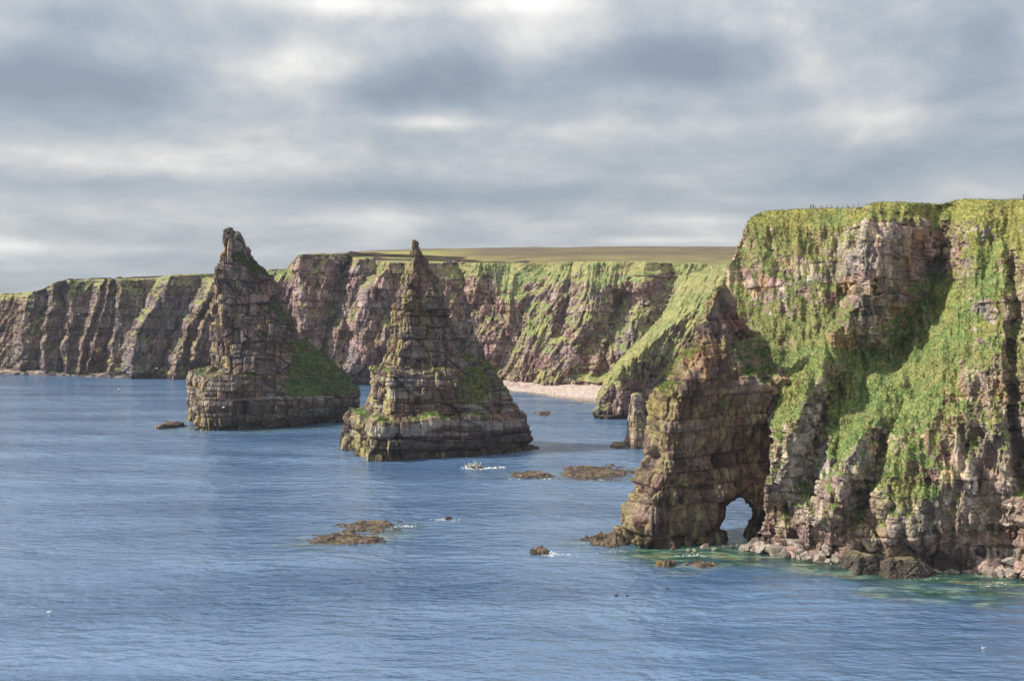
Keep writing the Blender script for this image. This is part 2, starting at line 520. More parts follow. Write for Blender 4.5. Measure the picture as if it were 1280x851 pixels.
# ================================================================== LOFTED STACKS
def loft(outline, plan, depth_c, dratio, nz_, nth, top_cap=True, lean=None, round_=2, px_depth=None, below=None):
    """levels from a side outline (py, left px, right px), plan = polygon in unit box; returns vertex grid"""
    o = np.asarray(sorted(outline), float)
    zt = CAM_H - (o[:, 0] - HOR) / FOC * depth_c
    z = np.linspace(zt[0], zt[-1], nz_)[::-1]
    py = HOR - (z - CAM_H) / depth_c * FOC
    xl = (np.interp(py, o[:, 0], o[:, 1]) - 640) / FOC * depth_c
    xr = (np.interp(py, o[:, 0], o[:, 2]) - 640) / FOC * depth_c
    dr = np.interp(py, *zip(*sorted(dratio)))
    plan = np.asarray(plan, float)
    seg = np.linalg.norm(np.roll(plan, -1, 0) - plan, axis=1)
    cum = np.concatenate([[0], np.cumsum(seg)])
    s = np.linspace(0, cum[-1], nth, endpoint=False)
    pp = np.vstack([plan, plan[:1]])
    X = np.interp(s, cum, pp[:, 0]); Y = np.interp(s, cum, pp[:, 1])
    k = max(1, int(nth * .012 * round_))
    ker = np.ones(2 * k + 1) / (2 * k + 1)
    X = np.convolve(np.concatenate([X[-k:], X, X[:k]]), ker, 'valid')
    Y = np.convolve(np.concatenate([Y[-k:], Y, Y[:k]]), ker, 'valid')
    X = (X - X.min()) / (X.max() - X.min()) * 2 - 1
    cx, hw = (xl + xr) / 2, (xr - xl) / 2
    yo = np.zeros_like(z) if lean is None else np.interp(py, *zip(*sorted(lean)))
    P = np.empty((nz_, nth, 3))
    P[..., 0] = cx[:, None] + hw[:, None] * X
    P[..., 1] = depth_c + yo[:, None] + dr[:, None] * Y
    P[..., 2] = z[:, None]
    return P


def finish_stack(name, P, parent, origin, rd, gfun, colf, mat=M_ROCK, cap=True, grasscol=None, wrap=True, mesh=None, hum=(1.5, .5)):
    if mesh is None:
        nr, nt = P.shape[:2]
        F = grid_faces(nr, nt, wrap)
        V = P.reshape(-1, 3)
        if cap:
            top = V[-nt:].mean(0, keepdims=True) + np.array([[0, 0, .3]])
            V = np.vstack([V, top])
            a = (nr - 1) * nt + np.arange(nt)
            tri = np.stack([a, (nr - 1) * nt + (np.arange(nt) + 1) % nt, np.full(nt, len(V) - 1), np.full(nt, len(V) - 1)], 1)
        m = mesh_from(name, V, F)
        if cap:
            import bmesh
            bm = bmesh.new(); bm.from_mesh(m); bm.verts.ensure_lookup_table()
            for i, j, k, _ in tri:
                fc = bm.faces.new((bm.verts[i], bm.verts[j], bm.verts[k])); fc.smooth = False
            bmesh.ops.recalc_face_normals(bm, faces=bm.faces[:0]) if False else None
            bm.normal_update(); bm.to_mesh(m); bm.free()
    else:
        m = mesh
    V, N = get_co(m), get_no(m)
    e = np.empty(len(m.edges) * 2, np.int32); m.edges.foreach_get('vertices', e); E = e.reshape(-1, 2)
    pxv = V[:, 0] / V[:, 1] * FOC + 640
    pyv = HOR - (V[:, 2] - CAM_H) / V[:, 1] * FOC
    d, tint, lay = rd(V)
    gw = gfun(V, N, pxv, pyv)
    h1, _, _ = worley(V / np.array([hum[0], hum[0], hum[0] * .7], f32), 41)
    dg = hum[1] * (.6 - h1) + .5 * fbm(V / 4, 4, 42) + .25 * d
    dd = lerp(d, dg, sstep(-.1, .3, gw))
    V2 = V + N * dd[:, None]
    m.vertices.foreach_set('co', V2.astype(f32).ravel()); m.update()
    N2 = get_no(m)
    nzs = smooth_field(E, N2[:, 2].astype(float), len(V), 3)
    gm = sstep(0, .28, gw + 1.0 * (nzs - .4))
    gm = np.where(V2[:, 2] < 3.5, 0, gm)
    rc = colf(V2, N2, tint, lay, pxv, pyv)
    gc = (grasscol or (lambda q, x, y: grass_colour(q, 61, y=.4, deep=.3)))(V2, pxv, pyv)
    set_col(m, lerp(rc, gc, gm[:, None]))
    m.transform(__import__('mathutils').Matrix.Translation([-c for c in origin]))
    o = link(name, m, mat, parent)
    return o, V2, N2, gm


def build_middle_stack():
    dc = 336.0
    org = (-21.0, dc, 0.0)
    root = empty('sea_stack', org, 'sharp jagged sea stack with a thin finger of rock at its tip and stepped ledges', 'sea stack', 'sea stacks off the headland')
    out = [(301, 518, 521), (306, 516.3, 523), (311, 515.5, 525), (316, 515.5, 527.5), (320, 514, 530), (326, 511.5, 534), (335, 509.5, 538), (345, 508, 543),
           (355, 504, 546), (370, 498, 553), (385, 494, 557), (400, 491, 562), (415, 489, 567), (425, 487, 573), (438, 483, 580), (446, 479, 594), (456, 472, 608),
           (460, 470, 616), (462, 460, 619), (475, 457, 627), (490, 455, 634), (505, 452, 645), (514, 449, 650), (516.5, 435, 653), (525, 429, 660),
           (535, 427, 662), (550, 424, 663), (565, 422, 664), (575, 421, 667), (588, 420, 672)]
    plan = [(-1, .35), (-.52, -.95), (-.25, -.92), (.5, -.45), (1, .15), (.8, .65), (.1, 1), (-.6, .9)]
    dr = [(301, 1.2), (320, 2.5), (345, 5), (400, 10), (440, 13.5), (458, 14.5), (463, 19), (513, 20.5), (517, 27), (588, 29)]
    P = loft(out, plan, dc, dr, 560, 760, round_=1.2)
    rd = lambda V: rock3(V, 201, 1.25, .25)

    def rock3(V, seed, s, ang):
        d, t, l = rock_disp(V, seed, s, ang, 1.0, dip=(.035, .02), lay=.6)
        k = np.interp(V[:, 2], [0, 52, 58, 63], [1.1, .95, .8, .6])
        _, _, bid = worley(V / np.array([6, 6, 9], f32), 33)
        return (d + 1.7 * (bid - .5) + 1.0 * fbm(V, 4, 34, scale=(.2, .2, .05))) * k, t, l

    def gf(V, N, px, py):
        fb = fbm(V / 5, 5, 23, gain=.6)
        g = -.95 + 1.05 * np.exp(-(((px - 600) / 32) ** 2 + ((py - 480) / 34) ** 2)) + .35 * np.exp(-(((px - 565) / 50) ** 2 + ((py - 500) / 22) ** 2))
        g = g + .3 * sstep(490, 465, px) * sstep(440, 470, py) * sstep(560, 520, py)
        return g + .5 * fb + .55 * np.clip(N[:, 2], 0, 1)

    def cf(V, N, t, l, px, py):
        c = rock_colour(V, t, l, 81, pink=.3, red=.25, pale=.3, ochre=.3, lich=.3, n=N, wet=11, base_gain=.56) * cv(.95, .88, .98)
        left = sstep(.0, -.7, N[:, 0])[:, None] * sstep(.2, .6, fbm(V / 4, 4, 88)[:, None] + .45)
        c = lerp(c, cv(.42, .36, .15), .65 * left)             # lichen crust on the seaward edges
        g = sstep(.1, .5, fbm(V, 4, 89, scale=(.06, .06, .5)))[:, None] * sstep(30, 14, V[:, 2])[:, None] * sstep(3, 7, V[:, 2])[:, None]
        return lerp(c, cv(.5, .49, .46), .35 * g)             # guano on the lower ledges
    gcol = lambda q, x, y: grass_colour(q, 63, y=.3, deep=.35, olive=.2)
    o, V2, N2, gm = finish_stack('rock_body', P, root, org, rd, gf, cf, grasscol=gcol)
    tufts('grass', V2 - np.array(org), N2, gm, 9000, .28, lambda Q: grass_colour(Q + np.array(org, f32), 63, y=.3, deep=.3), 9, root, 4)
    # the little side pinnacle on the right shoulder
    out2 = [(424, 585, 598), (427, 583, 602), (440, 582, 606), (452, 581, 608), (470, 577, 613), (500, 570, 620)]
    P2 = loft(out2, plan, dc + 3, [(428, 2), (440, 3), (470, 4), (500, 5)], 120, 220)
    finish_stack('side_pinnacle', P2, root, org, lambda V: rock_disp(V, 207, .9, .25, .8), lambda V, N, x, y: -.6 + .5 * fbm(V / 4, 4, 23) + .5 * N[:, 2], cf, grasscol=gcol)
    # toe of rock at the right
    P3 = loft([(557, 640, 664), (561, 636, 672), (566, 634, 678), (575, 630, 684)], plan, dc + 2, [(557, 6), (575, 12)], 40, 200)
    finish_stack('rock_toe', P3, root, org, lambda V: rock_disp(V, 209, .8, .25, .8), lambda V, N, x, y: N[:, 2] * 0 - 2, cf)


def build_left_stack():
    dc = 412.0
    org = (-88.0, dc, 0.0)
    root = empty('sea_stack', org, 'shark fin shaped stack with a green grass slope down its landward side', 'sea stack', 'sea stacks off the headland')
    out = [(286.5, 283, 286), (289, 279, 290), (295, 276.5, 297), (303, 275.5, 303), (312, 275, 309), (315, 272.5, 311), (325, 272, 316), (328, 274, 318), (333, 271, 322),
           (338, 268.5, 327), (345, 268, 333), (355, 269, 341), (370, 267, 352), (390, 265, 361), (410, 265.5, 370), (425, 266, 376), (430, 266, 383), (440, 266, 397),
           (455, 266, 416), (462, 265, 423), (464.5, 240, 426), (467, 232, 428), (480, 230, 438), (492, 229, 448), (505, 228, 450), (515, 228, 448), (525, 227, 444),
           (537, 226, 438), (552, 225, 434)]
    plan = [(-1, .3), (-.52, -.95), (-.25, -.9), (.5, -.4), (1, .2), (.7, .75), (.1, 1), (-.6, .85)]
    dr = [(286, 1.2), (312, 4), (345, 9), (400, 14), (462, 20), (466, 25), (500, 28), (552, 29)]
    P = loft(out, plan, dc, dr, 520, 760, round_=1.2)

    def rd(V):
        d, t, l = rock_disp(V, 301, 1.35, .15, 1.0, dip=(.02, .02), lay=.6)
        k = np.interp(V[:, 2], [0, 55, 66, 72], [1.1, 1, .9, .7])
        _, _, bid = worley(V / np.array([7, 7, 11], f32), 35)
        return (d + 2.6 * (bid - .5) + 1.3 * fbm(V, 4, 36, scale=(.17, .17, .04))) * k, t, l

    def gf(V, N, px, py):
        fb = fbm(V / 5, 5, 25, gain=.6)
        edge = interp(py, [(415, 372), (430, 366), (470, 357), (500, 356), (520, 400)])
        slope = sstep(-8, 14, px - edge) * sstep(414, 428, py) * sstep(516, 488, py - .0 * px)
        top = sstep(312, 326, py) * sstep(352, 332, py) * sstep(282, 292, px) + .75 * np.exp(-(((px - 330) / 16) ** 2 + ((py - 385) / 10) ** 2)) + .6 * np.exp(-(((px - 352) / 10) ** 2 + ((py - 400) / 40) ** 2))
        g = -.85 + 1.25 * slope + .85 * top
        return g + .75 * fb + .4 * fbm(V / 2, 4, 28) + .6 * np.clip(N[:, 2], 0, 1)

    def cf(V, N, t, l, px, py):
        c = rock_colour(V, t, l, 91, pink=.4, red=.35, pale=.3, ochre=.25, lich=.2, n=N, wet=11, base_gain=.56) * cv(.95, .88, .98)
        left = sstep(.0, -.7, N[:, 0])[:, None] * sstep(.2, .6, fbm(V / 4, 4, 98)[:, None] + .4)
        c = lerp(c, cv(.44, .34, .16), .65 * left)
        g = sstep(.15, .5, fbm(V, 4, 99, scale=(.06, .06, .5)))[:, None] * sstep(28, 12, V[:, 2])[:, None] * sstep(3, 7, V[:, 2])[:, None]
        return lerp(c, cv(.5, .49, .46), .3 * g)
    gcol = lambda q, x, y: .62 * grass_colour(q, 65, y=.3, deep=.6, olive=.3, brown=.35)
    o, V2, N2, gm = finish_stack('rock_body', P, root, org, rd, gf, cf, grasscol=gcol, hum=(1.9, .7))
    tufts('grass', V2 - np.array(org), N2, gm, 18000, .3, lambda Q: .62 * grass_colour(Q + np.array(org, f32), 65, y=.3, deep=.6, olive=.3, brown=.35), 10, root, 4)
    P3 = loft([(529, 203, 228), (532, 196, 230), (536, 192, 232), (545, 188, 236)], plan, 396, [(529, 6), (545, 12)], 40, 200)
    finish_stack('rock_toe', P3, root, org, lambda V: rock_disp(V, 309, .8, .25, .8), lambda V, N, x, y: N[:, 2] * 0 - 2, cf)


def build_small_stack():
    dc = 343.0
    org = (37.0, dc, 0.0)
    root = empty('sea_stack', org, 'small stubby rock pillar rising from the water behind the arch', 'sea stack', 'sea stacks off the headland')
    out = [(492, 792, 800), (495, 790, 802), (505, 788, 803), (520, 786, 806), (535, 784, 812), (550, 782, 820), (566, 780, 826)]
    plan = [(-1, .3), (-.5, -.9), (.5, -.7), (1, .1), (.5, .9), (-.5, .9)]
    P = loft(out, plan, dc, [(492, 1.5), (520, 3), (566, 6)], 200, 260)
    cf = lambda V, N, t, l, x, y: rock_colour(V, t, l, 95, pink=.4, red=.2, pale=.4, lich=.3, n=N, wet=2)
    finish_stack('rock_body', P, root, org, lambda V: rock_disp(V, 311, .8, .3, .7), lambda V, N, x, y: -.7 + .6 * fbm(V / 4, 4, 23) + 1.1 * N[:, 2] * sstep(500, 494, y), cf)
    P3 = loft([(554, 766, 786), (557, 763, 792), (566, 760, 800)], plan, dc, [(554, 3), (566, 6)], 30, 160)
    finish_stack('rock_toe', P3, root, org, lambda V: rock_disp(V, 313, .6, .25, .7), lambda V, N, x, y: N[:, 2] * 0 - 2, cf)


build_middle_stack()
build_left_stack()
build_small_stack()


# ================================================================== THE ARCH
def build_arch():
    import bmesh
    dc = 210.0
    org = (30.0, dc, 0.0)
    root = empty('sea_arch', org, 'narrow dark rock fin joined to the headland with a small arched hole at sea level', 'sea arch')
    out = [(356, 902, 909), (361, 898, 914), (368, 894, 919), (378, 889, 926), (388, 883, 932), (400, 877, 938), (408, 873, 947), (415, 870, 956), (431, 863, 966), (450, 852, 976), (472, 838, 988),
           (500, 822, 1004), (536, 807, 1012), (568, 799, 1012), (600, 797, 1012), (623, 789, 1012), (650, 782, 1012), (669, 777, 1012), (690, 773, 1012), (715, 768, 1012)]
    plan = [(-1, .3), (-.88, -.55), (-.76, -.85), (-.1, -.35), (.5, .1), (1, .45), (1, 1.5), (0, 1.25), (-.7, .85)]
    lean = [(357, 4), (450, 2), (600, 0), (715, -.5)]
    P = loft(out, plan, dc, [(357, 2), (400, 3.2), (450, 5.5), (600, 8.0), (715, 8.6)], 110, 200, lean=lean, round_=1.0)
    nr, nt = P.shape[:2]
    V = P.reshape(-1, 3)
    bm = bmesh.new()
    vs = [bm.verts.new(v) for v in V]
    for q in grid_faces(nr, nt, True):
        bm.faces.new([vs[i] for i in q])
    bm.faces.new([vs[(nr - 1) * nt + i] for i in range(nt)])
    bm.faces.new([vs[nt - 1 - i] for i in range(nt)])
    bmesh.ops.recalc_face_normals(bm, faces=bm.faces)
    m = bpy.data.meshes.new('fin'); bm.to_mesh(m); bm.free()
    o = bpy.data.objects.new('fin', m); C.objects.link(o)
    # the hole, cut right through
    hole = [(898, 631), (902, 621), (922, 619), (934, 626), (946, 636), (946, 645), (938, 656), (934, 665), (934, 690), (904, 690), (903, 668), (895, 660), (901, 646)]
    bm = bmesh.new()
    rings = []
    for dep in (185, 240):
        rings.append([bm.verts.new(((x - 640) / FOC * 206 + (dep - 206) * .215, dep, CAM_H - (y - HOR) / FOC * 206 - (dep - 206) * .18)) for x, y in hole])
    n = len(hole)
    for i in range(n):
        bm.faces.new((rings[0][i], rings[0][(i + 1) % n], rings[1][(i + 1) % n], rings[1][i]))
    bm.faces.new(rings[0]); bm.faces.new(rings[1][::-1])
    bmesh.ops.recalc_face_normals(bm, faces=bm.faces)
    hm = bpy.data.meshes.new('hole'); bm.to_mesh(hm); bm.free()
    ho = bpy.data.objects.new('hole', hm); C.objects.link(ho)
    b = o.modifiers.new('b', 'BOOLEAN'); b.object = ho; b.operation = 'DIFFERENCE'; b.solver = 'EXACT'
    r = o.modifiers.new('r', 'REMESH'); r.mode = 'VOXEL'; r.voxel_size = .165; r.use_smooth_shade = True
    dg = bpy.context.evaluated_depsgraph_get()
    m2 = bpy.data.meshes.new_from_object(o.evaluated_get(dg))
    bpy.data.objects.remove(o); bpy.data.objects.remove(ho)
    # relax the voxel steps
    Vc = get_co(m2)
    e = np.empty(len(m2.edges) * 2, np.int32); m2.edges.foreach_get('vertices', e); E = e.reshape(-1, 2)
    for k in range(3):
        Vc[:, k] = smooth_field(E, Vc[:, k].astype(float), len(Vc), 2)
    m2.vertices.foreach_set('co', Vc.astype(f32).ravel()); m2.update()

    def rd(V):
        d, t, l = rock_disp(V, 401, 1.15, .2, 1.0, dip=(-.03, .03), lay=.45, hg=.5, crack=1.35)
        _, _, bid = worley(V / np.array([4.5, 4.5, 9], f32), 37)
        px = V[:, 0] / V[:, 1] * FOC + 640; py = HOR - (V[:, 2] - CAM_H) / V[:, 1] * FOC
        rib = 2.0 * fbm(np.stack([px / 30, px * 0, py / 70], -1), 4, 402, gain=.6) + .7 * fbm(V, 4, 403, scale=(.5, .5, .13)) + .45 * fbm(V / 1.6, 4, 404, gain=.6)
        near = np.exp(-(((px - 921) / 34) ** 2 + ((py - 652) / 40) ** 2) ** 2)
        k = np.interp(V[:, 2], [0, 40, 48], [1, .85, .5]) * (1 - .7 * near)
        return (d + 2.0 * (bid - .5) + rib) * k, t, l

    def gf(V, N, px, py):
        fb = fbm(V / 4, 5, 27, gain=.6)
        g = -.72 + .75 * np.exp(-(((px - 960) / 26) ** 2 + ((py - 440) / 30) ** 2)) + .45 * np.exp(-(((px - 930) / 40) ** 2 + ((py - 450) / 40) ** 2)) + .45 * np.exp(-(((px - 965) / 14) ** 2 + ((py - 540) / 70) ** 2)) + .35 * np.exp(-(((px - 860) / 34) ** 2 + ((py - 560) / 14) ** 2)) + .4 * np.exp(-(((px - 850) / 16) ** 2 + ((py - 475) / 16) ** 2))
        edge = interp(py, [(380, 888), (431, 862), (472, 834), (536, 805), (600, 797), (669, 780)])
        g = g + .42 * np.exp(-((px - edge) / 10) ** 2) * sstep(660, 600, py)
        return g + .5 * fb + .6 * np.clip(N[:, 2], 0, 1)

    def cf(V, N, t, l, px, py):
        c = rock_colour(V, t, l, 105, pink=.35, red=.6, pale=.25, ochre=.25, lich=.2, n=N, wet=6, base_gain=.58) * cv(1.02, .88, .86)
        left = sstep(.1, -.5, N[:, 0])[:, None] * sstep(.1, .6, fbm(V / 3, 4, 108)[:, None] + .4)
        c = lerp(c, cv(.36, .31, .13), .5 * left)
        band = np.exp(-(((px - 930) / 30) ** 2 + ((py - 400) / 9) ** 2))[:, None]
        return lerp(c, RED * .8, .7 * band)
    gcol = lambda q, x, y: grass_colour(q, 67, y=.3 + .35 * sstep(900, 820, x), deep=.35 * sstep(840, 940, x), olive=.35)
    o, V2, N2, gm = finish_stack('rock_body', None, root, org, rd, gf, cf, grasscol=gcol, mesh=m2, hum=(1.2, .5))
    tufts('grass', V2 - np.array(org), N2, np.where(V2[:, 1] < 214, gm, 0), 6000, .2, lambda Q: grass_colour(Q + np.array(org, f32), 67, y=.35, deep=.25), 11, root, 4)


build_arch()


# ================================================================== THE FAR CLIFFS
def build_far(name, label, px0, px1, base_t, top_t, setb, ridges, nc, nr, seed, turf, steps_dir, rise, relief, bw=1.6, ret=None, pink=.45, plat_y=.5, prof=1.0, turfpaint=None, grassy=None, bg=1.0, cat='cliffs', left_t=None, wl=26):
    u = np.linspace(px0, px1, nc)[None, :]
    t = np.linspace(0, 1, nr)[:, None]
    px = u + 0 * t
    b = interp(px, base_t)
    py = b * (1 - t) + interp(px, top_t) * t
    if left_t is not None:
        pl = interp(py, left_t)
        px = pl + (px - px0) / (px1 - px0) * (px1 - pl)
        b = interp(px, base_t)
    D = sea_d(b) + interp(px, setb) * (.75 * t ** prof + .25 * sstep(.82, 1, t))
    jag = 3.2 * fbm(np.stack([px / wl, px * 0, py / 12], -1), 4, seed)
    for line, A, wl_, wr in ridges:
        D = ridge(D, px, py, line, A, wl_, wr, 10, 1, jag)
    am = sstep(0, .06, t) * (1 - .65 * sstep(.9, 1, t))
    skew = .45 + .5 * vnoise(np.stack([px / 70, px * 0, py / 200], -1), seed + 9)
    q = np.stack([(px + skew * (py - 400)) / 13, px * 0, py / 42], -1)
    D = D + am * relief * 1.1 * fbm(np.stack([px / 60, px * 0, py / 90], -1), 3, seed + 11)
    D = D + am * relief * (1.0 * fbm(q / 2, 3, seed + 1) + .5 * (np.abs(fbm(q * 1.3, 3, seed + 2)) - .3) + .5 * fbm(q * 3, 3, seed + 3))
    P = W(px, py, D)
    if ret is not None:
        s = (np.linspace(1, 0, 40, endpoint=False) ** 1.5 * ret[0])[None, :, None]
        P = np.concatenate([P[:, :1] + s * np.array([ret[1], 1, 0]), P], 1)
    q = np.array([.6, 1.5, 3, 5, 8, 13, 20, 30, 45, 65, 95, 140, 200, 280])
    dz = np.cumsum(np.diff(np.concatenate([[0], q])) * np.interp(q, [0, 40, 280], [rise * 1.3, rise, rise * .5]))
    plat = np.stack([P[-1] + np.array([steps_dir * a, a, z_]) for a, z_ in zip(q, dz)])
    foot = np.stack([P[0] * np.array([1, 1, 0]) + np.array([0, -.3 * a, -a]) for a in (5, 3, 1.2)])
    P = np.concatenate([foot, P, plat], 0)
    F = grid_faces(P.shape[0], P.shape[1])
    m = mesh_from(name, P, F)
    V, N = get_co(m), get_no(m)
    pxv = V[:, 0] / V[:, 1] * FOC + 640
    pyv = HOR - (V[:, 2] - CAM_H) / V[:, 1] * FOC
    d, tint, lay = rock_disp(V, seed + 20, bw * .95, .4, .8, dip=(.02, .02), lay=.6)
    flat = sstep(.85, .97, N[:, 2])
    fb = fbm(V, 5, seed + 4, gain=.6, scale=(.075, .075, .062))
    fb2 = fbm(V / 4, 4, seed + 5, gain=.6)
    gw = turf + 1.2 * (N[:, 2] - .5) + .75 * fb + .3 * fb2 + flat * 1.5
    tt = np.clip((V[:, 2]) / np.maximum(np.interp(pxv, np.asarray(top_t)[:, 0], 45 + (375 - np.asarray(top_t, float)[:, 1]) / 1400 * 600), 1), 0, 1)
    gw = gw + .8 * sstep(.88, .97, tt)
    if turfpaint is not None:
        gw = gw + turfpaint(pxv, pyv)
    h1, _, _ = worley(V / np.array([3, 3, 2], f32), 41)
    dd = lerp(d * 1.1, .9 * (.6 - h1) + .35 * d, sstep(-.1, .3, gw)) * (1 - .7 * flat)
    V2 = V + N * dd[:, None]
    m.vertices.foreach_set('co', V2.astype(f32).ravel()); m.update()
    N2 = get_no(m)
    nzs = smooth_field(F, N2[:, 2].astype(float), len(V), 2)
    gm = sstep(0, .3, gw + 1.0 * (nzs - .42))
    gm = np.where(V2[:, 2] < 3, 0, gm)
    gm = np.maximum(gm, flat * (V2[:, 2] > 8))
    gc = grass_colour(V2 / 2, seed + 6, y=np.where(flat > .5, plat_y, .45), deep=.05, olive=.85, brown=.4)
    gc = lerp(gc, gc.mean(1, keepdims=True) * cv(1.12, 1.1, .6), .35)
    if grassy is not None:
        gc = grassy(gc, V2, pxv, pyv)
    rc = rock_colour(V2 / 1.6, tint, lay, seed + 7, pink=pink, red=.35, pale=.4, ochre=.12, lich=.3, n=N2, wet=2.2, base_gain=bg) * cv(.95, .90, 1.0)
    set_col(m, lerp(rc, gc, gm[:, None]))
    return link(name, m, M_FAR, None, label, cat, None, 'structure'), V2, pxv


left_ridges = [([(62, 352), (35, 370), (28, 400), (24, 460)], 16, 10, 26),
               ([(70, 352), (62, 390), (54, 430), (57, 466)], 14, 8, 16), ([(88, 352), (86, 400), (80, 440), (82, 466)], 12, 6, 26),
               ([(128, 350), (118, 390), (103, 430), (100, 467)], 14, 9, 10), ([(138, 350), (130, 390), (116, 430), (111, 467)], 12, 6, 20),
               ([(152, 350), (148, 400), (140, 440), (138, 468)], 16, 7, 36),
               ([(214, 344), (190, 385), (170, 420), (163, 470)], 22, 14, 52), ([(266, 355), (240, 400), (224, 440), (215, 472)], 24, 16, 60),
               ([(290, 350), (258, 400), (240, 450)], 10, 6, 30)]
build_far('sea_cliffs', 'low distant line of fluted dark cliffs ending at the left edge of the picture', -90, 420,
          [(-90, 462), (0, 465.5), (60, 467), (160, 470), (260, 472.5), (420, 474)],
          [(-90, 374), (0, 367), (45, 364.5), (58, 359), (70, 352), (90, 350), (130, 349.3), (195, 348), (212, 343.5), (262, 342), (330, 337), (420, 334)],
          [(-90, 14), (420, 18)], [(l, a * 1.05, w1, w2 * 1.3) for l, a, w1, w2 in left_ridges], 900, 240, 500, -.06, .25, .03, 3.2, bw=1.5, pink=.3, plat_y=.75, bg=.74)

mid_ridges = [([(375, 318), (372, 360), (375, 420), (385, 480)], 12, 10, 60), ([(437, 320), (425, 370), (408, 430), (400, 470)], -16, 22, 12),
              ([(447, 322), (432, 360), (418, 420), (412, 470)], 6, 8, 50), ([(490, 328), (462, 360), (445, 400), (440, 460)], 13, 12, 60),
              ([(470, 326), (466, 350)], -9, 18, 18), ([(520, 330), (500, 380), (480, 430)], 9, 14, 60),
              ([(572, 330), (585, 380), (575, 430), (570, 470)], -12, 20, 22), ([(595, 332), (588, 380), (578, 420)], 9, 12, 60),
              ([(655, 330), (640, 390), (610, 440)], 6, 20, 40), ([(715, 330), (712, 370), (700, 420)], -12, 12, 18),
              ([(726, 330), (712, 390), (690, 450), (676, 486)], 14, 40, 30), ([(660, 420), (645, 450), (640, 480)], 7, 14, 26),
              ([(765, 330), (740, 390), (715, 450), (700, 488)], 10, 34, 26), ([(772, 370), (768, 420), (748, 470)], -9, 10, 40),
              ([(805, 330), (800, 380), (780, 440)], 10, 26, 34), ([(838, 330), (838, 350)], -8, 12, 16)]


def mid_grass(gc, V, px, py):
    k = sstep(327, 322, py) * sstep(470, 560, px)          # heather and dry grass further back
    gc = lerp(gc, cv(.22, .19, .05), (.55 * k)[:, None])
    k2 = sstep(318, 321, py) * sstep(329, 325, py) * sstep(560, 600, px)
    return lerp(gc, cv(.10, .20, .03), (.4 * k2)[:, None])


build_far('sea_cliffs', 'high sunlit cliffs of pink rock and green ribs standing behind the stacks and over the shingle beach', 366, 985,
          [(366, 479), (450, 480), (560, 481), (640, 482), (700, 485), (745, 489), (985, 492)],
          [(366, 335), (369, 322), (374, 318), (400, 316.5), (436, 319), (446, 324), (470, 326), (520, 330), (560, 328.5), (650, 329), (740, 327), (800, 327), (850, 330), (985, 331)],
          [(366, 18), (560, 26), (700, 42), (985, 48)], mid_ridges, 1150, 300, 540, -.10, .45, .028, 4.0, bw=1.6, ret=(150, -.15), pink=.4, plat_y=.8, bg=1.02,
          turfpaint=lambda x, y: .38 * sstep(560, 640, x) - .22 * sstep(520, 440, x) * sstep(325, 335, y) + .6 * np.exp(-(((x - 680) / 26) ** 2 + ((y - 475) / 12) ** 2)),
          grassy=mid_grass)

spur_ridges = [([(905, 345), (868, 385), (820, 425), (780, 460), (752, 500), (748, 520)], 14, 60, 70),
               ([(930, 350), (900, 380), (870, 430), (850, 470), (838, 500)], 9, 26, 30), ([(880, 405), (866, 440), (856, 480)], -6, 14, 20)]
build_far('sea_cliffs', 'green grassy spur sloping down to dark rock behind the arch', 741, 985,
          [(741, 519), (760, 521), (800, 521.5), (985, 522)],
          [(741, 516), (745, 508), (748, 490), (756, 474), (772, 450), (800, 424), (825, 398), (838, 375), (850, 352), (862, 342), (880, 338), (905, 334), (985, 330)],
          [(741, 0), (760, 14), (800, 36), (860, 60), (985, 78)], spur_ridges, 620, 330, 580, .1, .45, .02, 3.2, bw=1.3, ret=(60, .55), pink=.3, plat_y=.65, prof=1.15,
          turfpaint=lambda x, y: .75 * sstep(478, 462, y) - .5 * sstep(470, 490, y), bg=.95)


# ------------------------------------------------------------------ moor rising inland
def build_moor():
    pg = np.linspace(352, 1130, 330)[None, :]
    d0 = interp(pg, [(352, 760), (375, 640), (560, 640), (700, 615), (1130, 600)])
    k_ = np.linspace(0, 1, 240)[:, None] ** 1.4
    Y = d0 + k_ * (2600 - d0)
    X = (pg - 640) / FOC * Y
    pxm = pg + 0 * Y
    crest = interp(pxm, [(200, 352), (330, 338), (372, 322), (420, 316), (470, 312.5), (560, 310.7), (640, 309.5), (760, 308), (920, 308.5), (1100, 308)])
    zc = CAM_H + (HOR - crest) / FOC * 1500
    zb = CAM_H + (HOR - (crest + 15)) / FOC * 640 - 1
    k = np.clip((Y - 640) / (1500 - 640), 0, 1.6)
    Z = zb + (zc - zb) * np.where(k < 1, k ** .95, 1 - .5 * (k - 1)) + 1.2 * fbm(np.stack([X / 90, Y / 90, X * 0], -1), 4, 7)
    Z = Z - 12 * sstep(372, 352, pxm) - 9 * np.clip(1 - k_ * 14, 0, 1)
    P = np.stack([X, Y, Z], -1)
    m = mesh_from('moorland', P, grid_faces(*X.shape))
    Q = get_co(m)
    a = fbm(Q, 5, 9, gain=.6, scale=(.012, .025, .01))[:, None]
    b = fbm(Q / 14, 4, 10)[:, None]
    col = lerp(cv(.10, .066, .042), cv(.135, .11, .05), sstep(-.4, .5, a + .4 * b))
    near = sstep(900, 660, Q[:, 1])[:, None]
    col = lerp(col, cv(.22, .19, .07), .6 * near)
    pxq = Q[:, 0] / Q[:, 1] * FOC + 640
    col = lerp(col, cv(.27, .265, .065), (sstep(620, 500, pxq) * sstep(1400, 900, Q[:, 1]))[:, None])
    set_col(m, col * (1 + .2 * b))
    link('moorland', m, M_FAR, None, 'brown heather moor rising gently behind the cliff tops', 'moor', None, 'structure')


build_moor()


